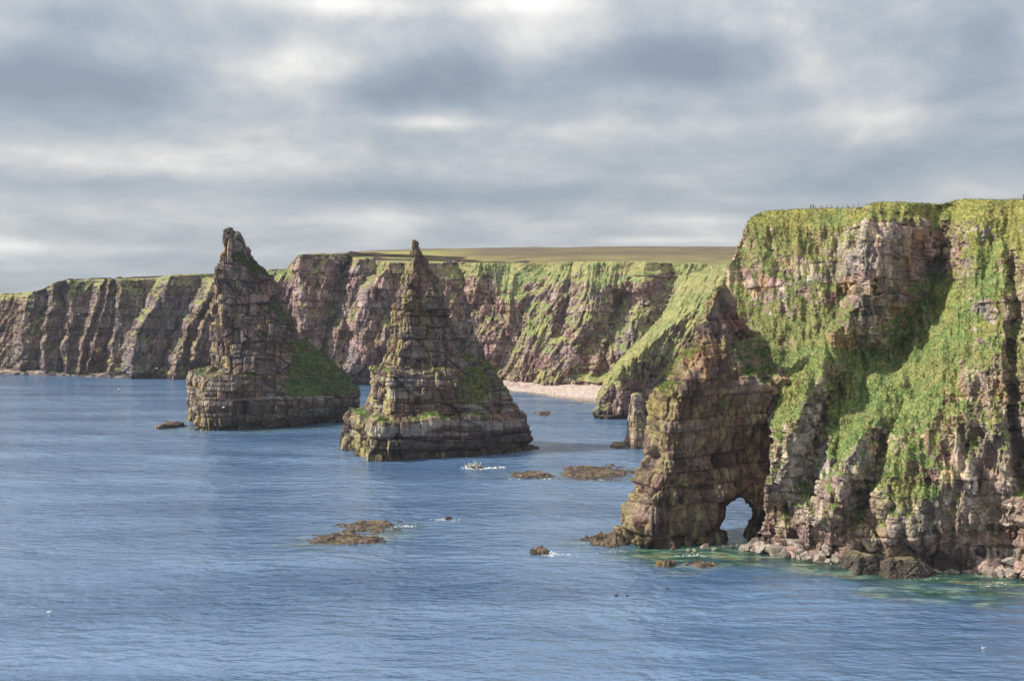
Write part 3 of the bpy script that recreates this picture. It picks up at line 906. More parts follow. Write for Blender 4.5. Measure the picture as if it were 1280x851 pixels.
# ================================================================== SHINGLE BEACH
def build_beach():
    nx, ny = 360, 120
    px = np.linspace(610, 775, nx)[None, :]
    wl = interp(px, [(610, 484), (640, 489), (690, 496), (745, 504), (775, 508)])
    bk = interp(px, [(610, 478), (640, 480), (700, 482), (775, 485)])
    t = np.linspace(-.12, 1, ny)[:, None]
    py = wl + (bk - wl) * t
    D = sea_d(wl) + (sea_d(bk) + 8 - sea_d(wl)) * t
    X = (px - 640) / FOC * D
    P = np.stack([X, D, np.broadcast_to(4.0 * np.sign(t) * np.abs(t) ** .9, X.shape)], -1)
    Q = P.reshape(-1, 3)
    f1, _, hid = worley(Q / np.array([1.1, 1.1, 3], f32), 51)
    big = sstep(.82, .9, hid)
    Q[:, 2] += (.55 - f1) * (.35 + 1.1 * big) + .35 * fbm(Q / 9, 3, 52)
    m = mesh_from('beach', Q, grid_faces(ny, nx))
    col = lerp(cv(.52, .40, .36), cv(.62, .52, .46), hash1((hid * 9999), 3)[:, None])
    col = lerp(col, cv(.35, .26, .23), sstep(.2, .6, fbm(Q / 8, 4, 53))[:, None] * .6)
    col = lerp(col, cv(.16, .13, .11), sstep(.5, .1, Q[:, 2])[:, None] * .7)
    set_col(m, col * .78)
    link('beach', m, M_FAR, None, 'pale pink shingle beach below the far cliffs', 'beach', None, 'structure')


build_beach()


# ================================================================== LOW REEFS, SKERRIES, LEDGES
def flat_rock(name, px0, px1, py_top, py_base, thick_d, seed, label, cat='skerry', group=None, hgt=None, col='dark', s=.55, res=1.0, rugged=1.0, parent=None):
    """a low bedded rock: outline grows over a plan ellipse with ragged edge, height from stepped noise"""
    dc = float(sea_d(py_base)) + thick_d * .5
    x0, x1 = (px0 - 640) / FOC * dc, (px1 - 640) / FOC * dc
    cx, a, b = (x0 + x1) / 2, (x1 - x0) / 2, thick_d / 2
    h = hgt if hgt else 1.2
    n = int(np.clip(2 * a / .13 * res, 60, 260)); n2 = int(np.clip(2 * b / .16 * res, 50, 200))
    X, Y = np.meshgrid(np.linspace(-1.15, 1.15, n), np.linspace(-1.2, 1.2, n2))
    Q = np.stack([X * a + cx, Y * b + dc, 0 * X], -1)
    r = np.sqrt(X ** 2 + Y ** 2) + .42 * fbm(Q / (a * .5), 4, seed, gain=.6) + .15 * fbm(Q / 1.2, 3, seed + 1)
    H = sstep(1.0, .45, r)
    st = fbm(Q / (2.6 * s * 2), 4, seed + 2, gain=.55)
    bl = blocks(Q + np.array([0, 0, 1.3]), seed + 3, (50, 60), 1.9 * s, .4)
    z = h * H * (.55 + .45 * np.round((st + .5) * 3) / 3 * rugged) + .35 * h * H * (bl['blk'] - .5) * 1.4 * rugged - .12 * np.exp(-(bl['dv'] / .14) ** 2) * H
    z = z + .12 * fbm(Q / .7, 4, seed + 5) * sstep(0, .2, H) - 1.2 * sstep(.03, 0, H) - .06
    Q[..., 2] = z
    org = (cx, dc, 0)
    m = mesh_from(name, Q - np.array(org), grid_faces(n2, n))
    N = get_no(m)
    Q = Q.reshape(-1, 3).astype(f32)
    c = fbm(Q / 1.3, 4, seed + 6)[:, None]
    if col == 'dark':
        k = lerp(cv(.065, .048, .038), cv(.15, .11, .082), sstep(-.3, .5, c + bl['blk2'].reshape(-1)[:, None] - .5))
        k = lerp(k, cv(.22, .16, .06), .5 * sstep(.2, .6, fbm(Q / 2.5, 4, seed + 8))[:, None])
    else:
        k = lerp(cv(.20, .15, .12), cv(.36, .28, .23), sstep(-.3, .5, c + bl['blk2'].reshape(-1)[:, None] - .5))
    k = lerp(k, WET, .8 * sstep(.35, .05, Q[:, 2])[:, None])
    set_col(m, k)
    o = link(name, m, M_STONE, parent, label, cat, group)
    o.location = org
    return o


G = 'low reefs showing above the water'
flat_rock('skerry', 392, 478, 668, 684, 15, 11, 'jagged brown skerry in open water, front one of the pair left of the picture centre', group=G, hgt=.65)
flat_rock('skerry', 416, 508, 655, 666, 13, 12, 'long thin brown skerry in open water just behind a jagged one', group=G, hgt=.55)
flat_rock('skerry', 690, 796, 586, 600, 26, 13, 'broad flat brown reef in the channel beside the arch', group=G, hgt=.65)
flat_rock('skerry', 640, 692, 592, 599, 12, 14, 'narrow low reef in the channel left of the broad flat one', group=G, hgt=1.0)
flat_rock('skerry', 663, 688, 688, 694, 4, 15, 'tiny dark rock with white foam alone in front of the arch', group=G, hgt=1.0)
flat_rock('skerry', 818, 850, 700, 712, 4.5, 16, 'black wet rock awash in the green shallows under the arch', group=G, hgt=1.5, rugged=.6)
flat_rock('skerry', 846, 893, 705, 712, 5, 17, 'flat brown slab in the green shallows beside a black wet rock', group=G, hgt=.7)
flat_rock('skerry', 728, 800, 655, 684, 9, 18, 'tumbled dark reef at the seaward foot of the arch', group=G, hgt=1.7, rugged=.8)
flat_rock('skerry', 668, 692, 516, 521, 14, 19, 'small far skerry in the bay off the shingle beach', group=G, hgt=1.2)
flat_rock('skerry', 580, 606, 580, 586, 8, 20, 'dark rock with a wave bursting over it near the middle stack', group=G, hgt=.65)
flat_rock('skerry', 555, 568, 646, 650, 3, 22, 'speck of rock breaking the water between the skerry pair and the arch', group=G, hgt=.55)

# ledges at the foot of the right wall
LG = 'bedded ledges at the headland foot'
PL = [(-1, .3), (-.72, -.95), (.5, -.7), (1, -.1), (.9, .9), (-.8, .9)]


def ledge(out, dc, dr, seed, label, s=1.0, rough=.6, wet=3.0):
    s *= .8
    org = ((out[-1][1] + out[-1][2]) / 2, 0, 0)
    org = ((org[0] - 640) / FOC * dc, dc, 0)
    P = loft(out, PL, dc, dr, 150, 300, round_=.3)
    nr, nt = P.shape[:2]
    cf = lambda V, N, t, l, x, y: lerp(rock_colour(V, t, l, seed, pink=.3, red=.2, pale=.35, lich=.3, n=N, wet=wet, base_gain=.8), LICH * 1.2, (.55 * sstep(.5, .9, N[:, 2]) * sstep(2, 3.5, V[:, 2]))[:, None])
    o, *_ = finish_stack('rock_ledge', P, None, org, lambda V: rock_disp(V, seed + 1, s, .5, rough), lambda V, N, x, y: N[:, 2] * 0 - 2, cf)
    o.location = org
    o['label'] = label; o['category'] = 'rock ledge'; o['group'] = LG


ledge([(655, 1048, 1088), (659, 1044, 1092), (685, 1042, 1094), (700, 1040, 1100)], 193, [(655, 4), (700, 7)], 611, 'square flat-topped block of rock at the foot of the diagonal ridge', 1.2)
ledge([(658, 1092, 1116), (664, 1088, 1128), (690, 1086, 1146), (716, 1082, 1160)], 190, [(658, 4), (716, 8)], 621, 'stepped grey rock ledge right of the square flat-topped block', 1.0)
ledge([(690, 1064, 1092), (694, 1058, 1104), (706, 1054, 1110), (716, 1050, 1114)], 186.5, [(684, 3), (716, 5)], 631, 'black wet ledge at the waterline in front of the square block', .6, .8, 9)
ledge([(695, 1100, 1138), (699, 1096, 1150), (712, 1092, 1166), (722, 1090, 1176)], 184.5, [(695, 3), (722, 5)], 641, 'low wet ledge with a mossy top under the right wall', .6, .8, 7)

# ------------------------------------------------------------------ boulders: a few shapes, many copies
import bmesh
from mathutils import Vector, Matrix, noise as mnoise


def boulder_mesh(seed):
    r = random.Random(seed)
    bm = bmesh.new()
    bmesh.ops.create_icosphere(bm, subdivisions=4, radius=1)
    planes = []
    for _ in range(11):
        n = Vector((r.gauss(0, 1), r.gauss(0, 1), r.gauss(0, 1))).normalized()
        planes.append((n, r.uniform(.5, .82)))
    for v in bm.verts:
        p = v.co.copy()
        for n, d in planes:
            k = p.dot(n)
            if k > d:
                p -= n * (k - d) * .93
        p += p.normalized() * .05 * mnoise.fractal(p * 3 + Vector((seed, 0, 0)), 1, 2, 4)
        v.co = p
    for f in bm.faces: f.smooth = False
    m = bpy.data.meshes.new('boulder')
    bm.to_mesh(m); bm.free()
    Q = get_co(m)
    base = [cv(.30, .235, .20), cv(.27, .22, .19), cv(.22, .19, .165), cv(.33, .225, .19), cv(.13, .11, .095), cv(.30, .26, .23)][seed % 6]
    c = fbm(Q * 2.2 + seed, 4, seed)[:, None]
    set_col(m, np.clip(base * (1 + .35 * c), .02, .7))
    m.materials.append(M_STONE)
    return m


BM = [boulder_mesh(k) for k in range(12)]
BINFO = {4: 'dark', 10: 'dark'}


def boulder(px, py, size, k, label, group, sq=.6):
    d = float(sea_d(py))
    o = link('boulder', BM[k % 12], None, None, label, 'boulder', group)
    zl = 0.0
    o.location = ((px - 640) / FOC * d, d, size * sq * .22)
    o.scale = (size, size * random.uniform(.7, 1), size * sq)
    o.rotation_euler = (random.uniform(-.35, .35), random.uniform(-.35, .35), random.uniform(0, 6.28))
    return o


r7 = random.Random(5)
for k in range(95):
    px = r7.uniform(935, 1056)
    front = interp(px, [(930, 686), (1000, 701), (1056, 709)])
    rise = interp(px, [(930, 4), (1000, 16), (1040, 26), (1056, 20)])
    v = r7.random()
    size = r7.choice([.5, .7, .9, 1.2, 1.6, 2.0]) * r7.uniform(.8, 1.15)
    py = front
    o = boulder(px, front - 1.2 * v, size, r7.randrange(12), 'pinkish angular boulder in the heap between the arch and the square ledge', 'boulders heaped between arch and ledge')
    o.location.y += v * rise * .35
    o.location.x *= o.location.y / (o.location.y - v * rise * .35)
    o.location.z += v * rise * .13
for k in range(30):
    px = r7.uniform(1222, 1310)
    front = interp(px, [(1220, 716), (1280, 723), (1310, 727)])
    v = r7.random()
    size = r7.choice([.5, .7, 1.0, 1.3, 1.7]) * r7.uniform(.8, 1.15)
    o = boulder(px, front, size, r7.choice([0, 1, 3, 5, 6, 7, 9, 11]), 'pale pink boulder at the foot of the right wall by the picture edge', 'boulders under the right wall')
    o.location.y += v * 3; o.location.z += v * 2.0
o = boulder(1233, 714, 2.9, 3, 'large tilted slab of pale pink rock at the foot of the right wall', None, .45)
o.rotation_euler = (.1, -.35, .2); o.location.z += .8
for k in range(26):
    px = r7.uniform(1130, 1222)
    o = boulder(px, interp(px, [(1130, 714), (1222, 716)]), r7.uniform(.35, .9), r7.randrange(12), 'small dark boulder along the waterline of the right wall', 'small boulders along the wall')
for px, py, s_, k in ((881, 684, 1.0, 3), (868, 688, .5, 0), (893, 687, .6, 2), (905, 684, .5, 4), (915, 684, .7, 10), (922, 683, .6, 2), (860, 688, .45, 1), (840, 687, .4, 4)):
    boulder(px, py, s_, k, 'boulder at the waterline below the arched hole', 'boulders below the arched hole')


# rubble along the foot of the far-left cliffs
def rubble(name, pxa, pxb, pyf, n, smax, seed, label):
    r = np.random.default_rng(seed)
    bm = bmesh.new()
    src = []
    for k in range(4):
        t = get_co(BM[k + 5]).reshape(-1, 3)
    V, F, Ccol, off = [], [], [], 0
    ico = bpy.data.meshes.new('t'); b2 = bmesh.new(); bmesh.ops.create_icosphere(b2, subdivisions=2, radius=1); b2.to_mesh(ico); b2.free()
    I = get_co(ico); fi = np.empty(len(ico.polygons) * 3, np.int32); ico.polygons.foreach_get('vertices', fi); fi = fi.reshape(-1, 3)
    bpy.data.meshes.remove(ico); bm.free()
    for k in range(n):
        px = r.uniform(pxa, pxb)
        d = float(sea_d(pyf(px))) + r.uniform(-2, 12)
        s = smax * r.uniform(.25, 1) ** 1.5
        q = I * (1 + .35 * r.normal(0, 1, (len(I), 1)) * .6) * np.array([s * r.uniform(.8, 2.2), s, s * .55]) + np.array([(px - 640) / FOC * d, d, .2])
        V.append(q); F.append(fi + off); off += len(I)
        Ccol.append(np.tile(lerp(cv(.34, .26, .22), cv(.14, .11, .09), r.random()), (len(I), 1)))
    m = mesh_from(name, np.concatenate(V), np.concatenate(F), False)
    set_col(m, np.concatenate(Ccol))
    link(name, m, M_STONE, None, label, 'rubble', None, 'stuff')


rubble('rubble', -20, 160, lambda x: interp(x, [(-20, 467), (60, 468.3), (160, 471.5)]), 260, 4.0, 3, 'broken rock and shingle along the foot of the distant left cliffs')


# ================================================================== THE SEA
def build_sea():
    nr, na = 620, 760
    rad = 55 * (2600 / 55) ** (np.linspace(0, 1, nr) ** 1.35)
    ang = np.linspace(-math.radians(64), math.radians(64), na)
    R, A = np.meshgrid(rad, ang, indexing='ij')
    X, Y = R * np.sin(A), R * np.cos(A)
    Q = np.stack([X, Y, 0 * X], -1)
    fade = np.interp(R, [60, 700, 1500], [1, .8, 0])
    ph = (Y * .97 + X * .06) / 42 * 2 * math.pi + 1.6 * fbm(Q / 110, 3, 3)
    Z = fade * (.75 * (np.clip(np.sin(ph), 0, 1) ** 3) * np.clip(.35 + 1.2 * fbm(Q, 2, 4, scale=(.006, .02, 1)), 0, 1) + .22 * fbm(Q, 3, 5, scale=(.09, .2, 1)))
    Q[..., 2] = Z
    m = mesh_from('sea', Q, grid_faces(nr, na)[:, ::-1], True)
    Q = get_co(m)
    # how shallow: metres to the near shore line
    def near(line, reach):
        best = np.full(len(Q), 1e9)
        L_ = [((x - 640) / FOC * float(sea_d(y)), float(sea_d(y))) for x, y in line]
        for (x0, y0), (x1, y1) in zip(L_[:-1], L_[1:]):
            dx, dy = x1 - x0, y1 - y0
            t = np.clip(((Q[:, 0] - x0) * dx + (Q[:, 1] - y0) * dy) / (dx * dx + dy * dy), 0, 1)
            best = np.minimum(best, np.hypot(Q[:, 0] - x0 - t * dx, Q[:, 1] - y0 - t * dy))
        return np.clip(1 - best / reach, 0, 1)
    nz = fbm(Q / 5, 4, 8)
    sh = near([(845, 694), (900, 692), (960, 694), (1050, 708), (1150, 716), (1280, 726), (1400, 742)], 17)
    sh2 = .75 * near([(1120, 735), (1280, 745), (1400, 760)], 11)
    sh3 = .35 * near([(392, 680), (480, 672), (508, 660)], 9) + .3 * near([(640, 597), (790, 594)], 11) + .35 * near([(735, 676), (780, 690)], 8)
    sh4 = 0 * near([(425, 574), (540, 577), (660, 567)], 14) + .42 * near([(228, 536), (330, 538), (440, 530)], 17)
    shal = np.maximum(np.maximum(sh, sh2), np.maximum(sh3, sh4))
    set_val(m, np.clip(shal + .25 * nz * (shal > .02), 0, 1), 'shallow')
    mt = bpy.data.materials.new('sea_water'); mt.use_nodes = True
    N, L = mt.node_tree.nodes, mt.node_tree.links
    p = N['Principled BSDF']
    p.inputs['Roughness'].default_value = .15
    p.inputs['IOR'].default_value = 1.75
    p.inputs['Specular IOR Level'].default_value = .5
    geo = N.new('ShaderNodeNewGeometry')
    at = N.new('ShaderNodeAttribute'); at.attribute_name = 'shallow'

    def noise(scale, detail, rough, sv=(1, 1, 1), rot=0):
        mp = N.new('ShaderNodeMapping'); mp.inputs['Scale'].default_value = sv; mp.inputs['Rotation'].default_value = (0, 0, rot)
        L.new(geo.outputs['Position'], mp.inputs['Vector'])
        n = N.new('ShaderNodeTexNoise'); n.inputs['Scale'].default_value = scale; n.inputs['Detail'].default_value = detail
        n.inputs['Roughness'].default_value = rough
        L.new(mp.outputs['Vector'], n.inputs['Vector'])
        return n.outputs['Fac']

    def mathn(op, a, b):
        n = N.new('ShaderNodeMath'); n.operation = op
        for i, v in enumerate((a, b)):
            if isinstance(v, (int, float)): n.inputs[i].default_value = v
            else: L.new(v, n.inputs[i])
        return n.outputs[0]

    def ramp(fac, stops):
        r = N.new('ShaderNodeValToRGB')
        while len(r.color_ramp.elements) < len(stops): r.color_ramp.elements.new(.5)
        for e, (pos, c) in zip(r.color_ramp.elements, stops):
            e.position = pos; e.color = (*c, 1)
        L.new(fac, r.inputs['Fac'])
        return r.outputs['Color']

    def mix(f, a, b):
        n = N.new('ShaderNodeMix'); n.data_type = 'RGBA'
        L.new(f, n.inputs[0]); L.new(a, n.inputs[6]); L.new(b, n.inputs[7])
        return n.outputs[2]
    # waves: chop, ripples; gusts roughen some streaks more than others
    chop = noise(.34, 2.5, .55, (.5, 1.15, 1), .12)
    rip = noise(1.3, 2, .5, (.6, 1.2, 1), -.1)
    gust = noise(.022, 3, .55, (.3, 1.8, 1), .05)
    h = mathn('ADD', mathn('MULTIPLY', chop, 1.0), mathn('MULTIPLY', rip, .22))
    bp = N.new('ShaderNodeBump'); bp.inputs['Distance'].default_value = 1.5
    gs = N.new('ShaderNodeMapRange'); gs.inputs['From Min'].default_value = .35; gs.inputs['From Max'].default_value = .65
    gs.inputs['To Min'].default_value = .45; gs.inputs['To Max'].default_value = 1.0
    L.new(gust, gs.inputs['Value']); L.new(gs.outputs['Result'], bp.inputs['Strength'])
    L.new(h, bp.inputs['Height']); L.new(bp.outputs['Normal'], p.inputs['Normal'])
    deep = ramp(noise(.03, 4, .6, (.4, 1.6, 1)), [(.34, (.04, .09, .185)), (.66, (.11, .185, .31))])
    weed = ramp(noise(.22, 5, .62, (.45, 1.1, 1)), [(.34, (.008, .026, .03)), (.46, (.02, .065, .055)), (.53, (.05, .11, .08)), (.575, (.20, .27, .17)), (.62, (.13, .10, .04)), (.72, (.015, .05, .045))])
    sf = N.new('ShaderNodeMapRange'); sf.inputs['From Min'].default_value = .08; sf.inputs['From Max'].default_value = .75
    L.new(at.outputs['Fac'], sf.inputs['Value'])
    L.new(mix(sf.outputs['Result'], deep, weed), p.inputs['Base Color'])
    m.materials.append(mt)
    link('sea', m, mt, None, 'blue sea with small wind ripples, green over the shallows by the headland', 'sea', None, 'structure')


build_sea()


# foam: ragged scraps of froth on the water
def foam(name, pts, label, n, seed, size=.35, h=.05):
    r = np.random.default_rng(seed)
    V, F, off = [], [], 0
    pts = np.asarray(pts, float)
    for k in range(n * 2):
        i = r.integers(len(pts) - 1)
        t = r.random()
        px, py = pts[i] + (pts[i + 1] - pts[i]) * t
        d = float(sea_d(py)) + r.normal(0, .9)
        x = (px - 640) / FOC * d + r.normal(0, .8)
        s = size * .33 * r.uniform(.3, 1.5)
        c = 9
        a = np.linspace(0, 2 * math.pi, c, endpoint=False)
        rr = s * r.uniform(.5, 1.2, c)
        ring = np.stack([x + 2.2 * rr * np.cos(a), d + rr * np.sin(a), np.full(c, .03)], 1)
        V.append(np.vstack([ring, [[x, d, h + .10 * s]]]))
        F.append(np.stack([np.arange(c), (np.arange(c) + 1) % c, np.full(c, c)], 1) + off)
        off += c + 1
    m = mesh_from(name, np.concatenate(V), np.concatenate(F), True)
    link(name, m, M_FOAM, None, label, 'foam', None, 'stuff')


foam('foam', [(642, 600), (665, 601), (690, 598)], 'thin white foam along the narrow channel reef', 50, 1)
foam('foam', [(715, 601), (740, 601), (760, 600)], 'thin white foam along the broad channel reef', 30, 2)
foam('foam', [(683, 691), (700, 693), (712, 692)], 'white foam beside the tiny rock before the arch', 60, 3)
foam('foam', [(838, 697), (860, 696), (876, 694)], 'white foam over the shallows at the arch foot', 50, 4, .25)
foam('foam', [(866, 713), (896, 711)], 'white foam round the flat brown slab', 30, 5, .25)
foam('foam', [(395, 685), (420, 687), (445, 685)], 'white foam on the near side of the skerry pair', 30, 6, .2)
foam('foam', [(472, 660), (508, 657), (518, 658)], 'white foam at the far end of the skerry pair', 30, 7, .25)
foam('foam', [(543, 651), (556, 648), (568, 650)], 'white foam round the speck of rock', 36, 8, .25)
foam('foam', [(582, 585), (600, 585.5), (632, 584)], 'white surf line beside the wave burst', 90, 9, .5)
foam('foam', [(421, 574.5), (440, 576), (455, 576)], 'white wash at the left foot of the middle stack', 36, 10, .3)
foam('foam', [(198, 535), (215, 536), (228, 537)], 'white wash at the low toe of the shark fin stack', 40, 11, .4)
foam('foam', [(1100, 722), (1140, 722), (1160, 724)], 'white ripples off the mossy ledge', 22, 12, .2)
foam('foam', [(1225, 730), (1255, 731)], 'white ripples off the pink boulders', 16, 13, .22)
foam('foam', [(735, 684), (750, 687), (770, 689)], 'white wash at the reef below the arch', 30, 14, .22)


def splash():
    r = np.random.default_rng(4)
    V, F, off = [], [], 0
    d = float(sea_d(584)); x0 = (592 - 640) / FOC * d
    for k in range(260):
        hgt = abs(r.normal(0, .75)) * (1 if k % 3 else .3)
        c = np.array([x0 + r.normal(0, 1.25) + .5 * hgt, d + r.normal(0, .7), hgt])
        s = .11 * r.uniform(.4, 1.7)
        q = c + s * r.normal(0, 1, (4, 3))
        V.append(q); F.append(np.array([[0, 1, 2], [0, 2, 3], [0, 3, 1], [1, 3, 2]]) + off); off += 4
    m = mesh_from('wave_spray', np.concatenate(V), np.concatenate(F), True)
    link('wave_spray', m, M_FOAM, None, 'burst of white spray thrown up by a breaking wave', 'spray', None, 'stuff')


splash()


# ================================================================== FENCE ON THE CLIFF TOP
def skyline(px):
    """the highest visible point of the headland at this photo column"""
    q = HV
    x = q[:, 0] / q[:, 1] * FOC + 640
    sel = np.abs(x - px) < .9
    s = q[sel]
    py = HOR - (s[:, 2] - CAM_H) / s[:, 1] * FOC
    return s[np.argmin(py)]


def post_mesh(h, w):
    bm = bmesh.new()
    bmesh.ops.create_cube(bm, size=1, matrix=Matrix.Translation((0, 0, h / 2 - .2)) @ Matrix.Diagonal((w, w, h + .4, 1)))
    top = [v for v in bm.verts if v.co.z > h * .5]
    for v in top: v.co.x *= .85; v.co.y *= .85
    bmesh.ops.bevel(bm, geom=bm.edges[:], offset=w * .12, segments=1, affect='EDGES')
    m = bpy.data.meshes.new('post'); bm.to_mesh(m); bm.free()
    m.materials.append(M_WOOD)
    return m


fpos = [skyline(x) for x in (1013, 1017, 1020, 1024, 1027, 1033, 1040, 1047, 1054, 1060, 1067, 1074, 1082)]
f0 = fpos[0]
fence = empty('wire_fence', tuple(float(c) for c in f0), 'thin wire fence with small posts along the left cliff top', 'fence')
pm_thin, pm_thick = post_mesh(.85, .11), post_mesh(1.05, .30)
prev = None
for i, q in enumerate(fpos):
    o = link('gate_post' if i < 2 else 'post', pm_thick if i < 2 else pm_thin, None, fence)
    o.location = [float(a - b) for a, b in zip(q, f0)]
for hz in (.35, .7):
    bm = bmesh.new()
    for a, b in zip(fpos[1:-1], fpos[2:]):
        A = Vector([float(v) for v in (a - f0)]) + Vector((0, 0, hz)); B = Vector([float(v) for v in (b - f0)]) + Vector((0, 0, hz))
        dv = B - A
        rot = dv.to_track_quat('Z', 'Y').to_matrix().to_4x4()
        bmesh.ops.create_cone(bm, cap_ends=True, segments=6, radius1=.012, radius2=.012, depth=dv.length, matrix=Matrix.Translation((A + B) / 2) @ rot)
    m = bpy.data.meshes.new('wire'); bm.to_mesh(m); bm.free()
    link('wire', m, M_WIRE, fence)
q = skyline(1278.5)
o = link('marker_post', post_mesh(1.15, .22), None, None, 'single dark post standing on the grass at the right picture edge', 'post')
o.location = [float(v) for v in q]


# ================================================================== SEABIRDS
def bird_mesh(kind, flying=False):
    bm = bmesh.new()
    def ell(c, s, rot=None):
        mtx = Matrix.Translation(c) @ (rot or Matrix.Identity(4)) @ Matrix.Diagonal((*s, 1))
        bmesh.ops.create_uvsphere(bm, u_segments=14, v_segments=9, radius=1, matrix=mtx)
    ell((0, 0, .12), (.24, .12, .12))
    ell((.20, 0, .22), (.07, .055, .12), Matrix.Rotation(.35, 4, 'Y'))
    ell((.25, 0, .33), (.075, .06, .06))
    ell((-.27, 0, .14), (.12, .06, .03), Matrix.Rotation(.2, 4, 'Y'))
    if flying:
        for sgn in (-1, 1):
            for a, b, w0, w1 in ((.08, .40, .13, .11), (.40, .78, .11, .03)):
                z0, z1 = (.16, .30) if a < .2 else (.30, .24)
                v = [bm.verts.new(c) for c in ((w0, sgn * a, z0), (-w0, sgn * a, z0), (-w1 - .06 * (b > .5), sgn * b, z1), (w1 - .06 * (b > .5), sgn * b, z1))]
                v2 = [bm.verts.new(q.co + Vector((0, 0, -.02))) for q in v]
                bm.faces.new(v); bm.faces.new(v2[::-1])
                for i in range(4): bm.faces.new((v[i], v2[i], v2[(i + 1) % 4], v[(i + 1) % 4]))
        bmesh.ops.recalc_face_normals(bm, faces=bm.faces)
    for f in bm.faces: f.smooth = True
    m = bpy.data.meshes.new('body'); bm.to_mesh(m); bm.free()
    m.materials.append(M_WHITE if kind == 'w' else M_DARK)
    return m


def beak_mesh():
    bm = bmesh.new()
    bmesh.ops.create_cone(bm, segments=8, radius1=.025, radius2=.004, depth=.1, matrix=Matrix.Translation((.36, 0, .325)) @ Matrix.Rotation(math.pi / 2, 4, 'Y'))
    m = bpy.data.meshes.new('beak'); bm.to_mesh(m); bm.free(); m.materials.append(M_BEAK)
    return m


BW, BD, BF, BK = bird_mesh('w'), bird_mesh('d'), bird_mesh('w', True), beak_mesh()


def bird(loc, mesh, label, group, rz=0., s=1.):
    r = empty('seabird', tuple(float(v) for v in loc), label, 'bird', group)
    r.rotation_euler = (0, 0, rz); r.scale = (s, s, s)
    link('body', mesh, None, r); link('beak', BK, None, r)


for px, py, mh, lab in ((770, 745, BD, 'dark seabird floating left of its mate, off the arch foot'), (784, 745.5, BD, 'dark seabird floating right of its mate, off the arch foot'),
                        (834, 736, BD, 'dark seabird floating alone below the black wet rock'), (929, 797, BD, 'dark seabird floating alone on the open water at the bottom'),
                        (1229, 811, BW, 'white gull floating near the bottom right corner'), (61, 766, BW, 'white gull floating near the bottom left corner'),
                        (835 - 390, 703, BD, 'dark seabird floating below the skerry pair')):
    d = float(sea_d(py))
    bird(((px - 640) / FOC * d, d, 0.02), mh, lab, 'birds floating on the sea', random.uniform(0, 6), 1.0)
for px, py, d, lab in ((600, 302, 420, 'white gull flying in the sky right of the middle stack tip'), (148, 487, 520, 'white gull flying low over the water off the left cliffs'),
                       (279, 510, 380, 'white gull flying before the base of the shark fin stack'), (196, 461, 600, 'white gull flying before the far-left cliffs'), (98, 393, 610, 'white gull flying high before the far-left cliffs')):
    bird(W(np.float64(px), np.float64(py), d), BF, lab, 'gulls in flight', random.uniform(-.5, .5), 1.5)

# ================================================================== SEA AIR
bm = bmesh.new()
bmesh.ops.create_cube(bm, size=1, matrix=Matrix.Translation((0, 1200, 74)) @ Matrix.Diagonal((5600, 3200, 168, 1)))
hzm = bpy.data.meshes.new('haze'); bm.to_mesh(hzm); bm.free()
HZ = bpy.data.materials.new('sea_air'); HZ.use_nodes = True
HZ.node_tree.nodes.remove(HZ.node_tree.nodes['Principled BSDF'])
pv = HZ.node_tree.nodes.new('ShaderNodeVolumePrincipled')
pv.inputs['Color'].default_value = (.72, .84, 1, 1)
pv.inputs['Density'].default_value = 7e-5
pv.inputs['Anisotropy'].default_value = .2
HZ.node_tree.links.new(pv.outputs['Volume'], HZ.node_tree.nodes['Material Output'].inputs['Volume'])
hzm.materials.append(HZ)
link('haze', hzm, HZ, None, 'thin blue sea haze over the far cliffs', 'haze', None, 'stuff')

# ================================================================== CAMERA, SUN, SKY
cam = bpy.data.cameras.new('camera')
co = bpy.data.objects.new('camera', cam)
C.objects.link(co)
co.location = (0, 0, CAM_H)
co.rotation_euler = (math.radians(90), 0, 0)
cam.sensor_width = 36
cam.lens = FOC / 1280 * 36
cam.shift_y = -(425.5 - HOR) / 1280
cam.clip_start = .5
cam.clip_end = 20000
scene.camera = co

S_EL, S_AZ = math.radians(40), math.radians(-97)        # azimuth from +Y (view direction), negative = left
to_sun = Vector((math.sin(S_AZ) * math.cos(S_EL), math.cos(S_AZ) * math.cos(S_EL), math.sin(S_EL)))
sl = bpy.data.lights.new('sun', 'SUN')
sl.energy = 5.0
sl.angle = math.radians(.6)
sl.color = (1, .93, .80)
so = bpy.data.objects.new('sun', sl)
C.objects.link(so)
so.location = (-100, 0, 200)
so.rotation_euler = (-to_sun).to_track_quat('-Z', 'Y').to_euler()

world = bpy.data.worlds.new('World')
scene.world = world
world.use_nodes = True
N, L = world.node_tree.nodes, world.node_tree.links
bg = N['Background']
bg.inputs['Strength'].default_value = .1
sky = N.new('ShaderNodeTexSky')
sky.sky_type = 'NISHITA'; sky.sun_disc = False
sky.sun_elevation = S_EL; sky.sun_rotation = S_AZ
sky.air_density = 1.0; sky.dust_density = 1.0
tc = N.new('ShaderNodeTexCoord')
sep = N.new('ShaderNodeSeparateXYZ')
L.new(tc.outputs['Generated'], sep.inputs[0])


def wm(op, a, b=None, c=None):
    n = N.new('ShaderNodeMath'); n.operation = op
    for i, v in enumerate((a, b, c)):
        if v is None: continue
        if isinstance(v, (int, float)): n.inputs[i].default_value = v
        else: L.new(v, n.inputs[i])
    return n.outputs[0]


zc = wm('MAXIMUM', sep.outputs['Z'], 0.0)
lg = N.new('ShaderNodeMath'); lg.operation = 'LOGARITHM'; lg.inputs[1].default_value = math.e
L.new(wm('ADD', zc, .085), lg.inputs[0])
cb = N.new('ShaderNodeCombineXYZ')
L.new(sep.outputs['X'], cb.inputs[0]); L.new(sep.outputs['Y'], cb.inputs[1]); L.new(wm('MULTIPLY', lg.outputs[0], .52), cb.inputs[2])


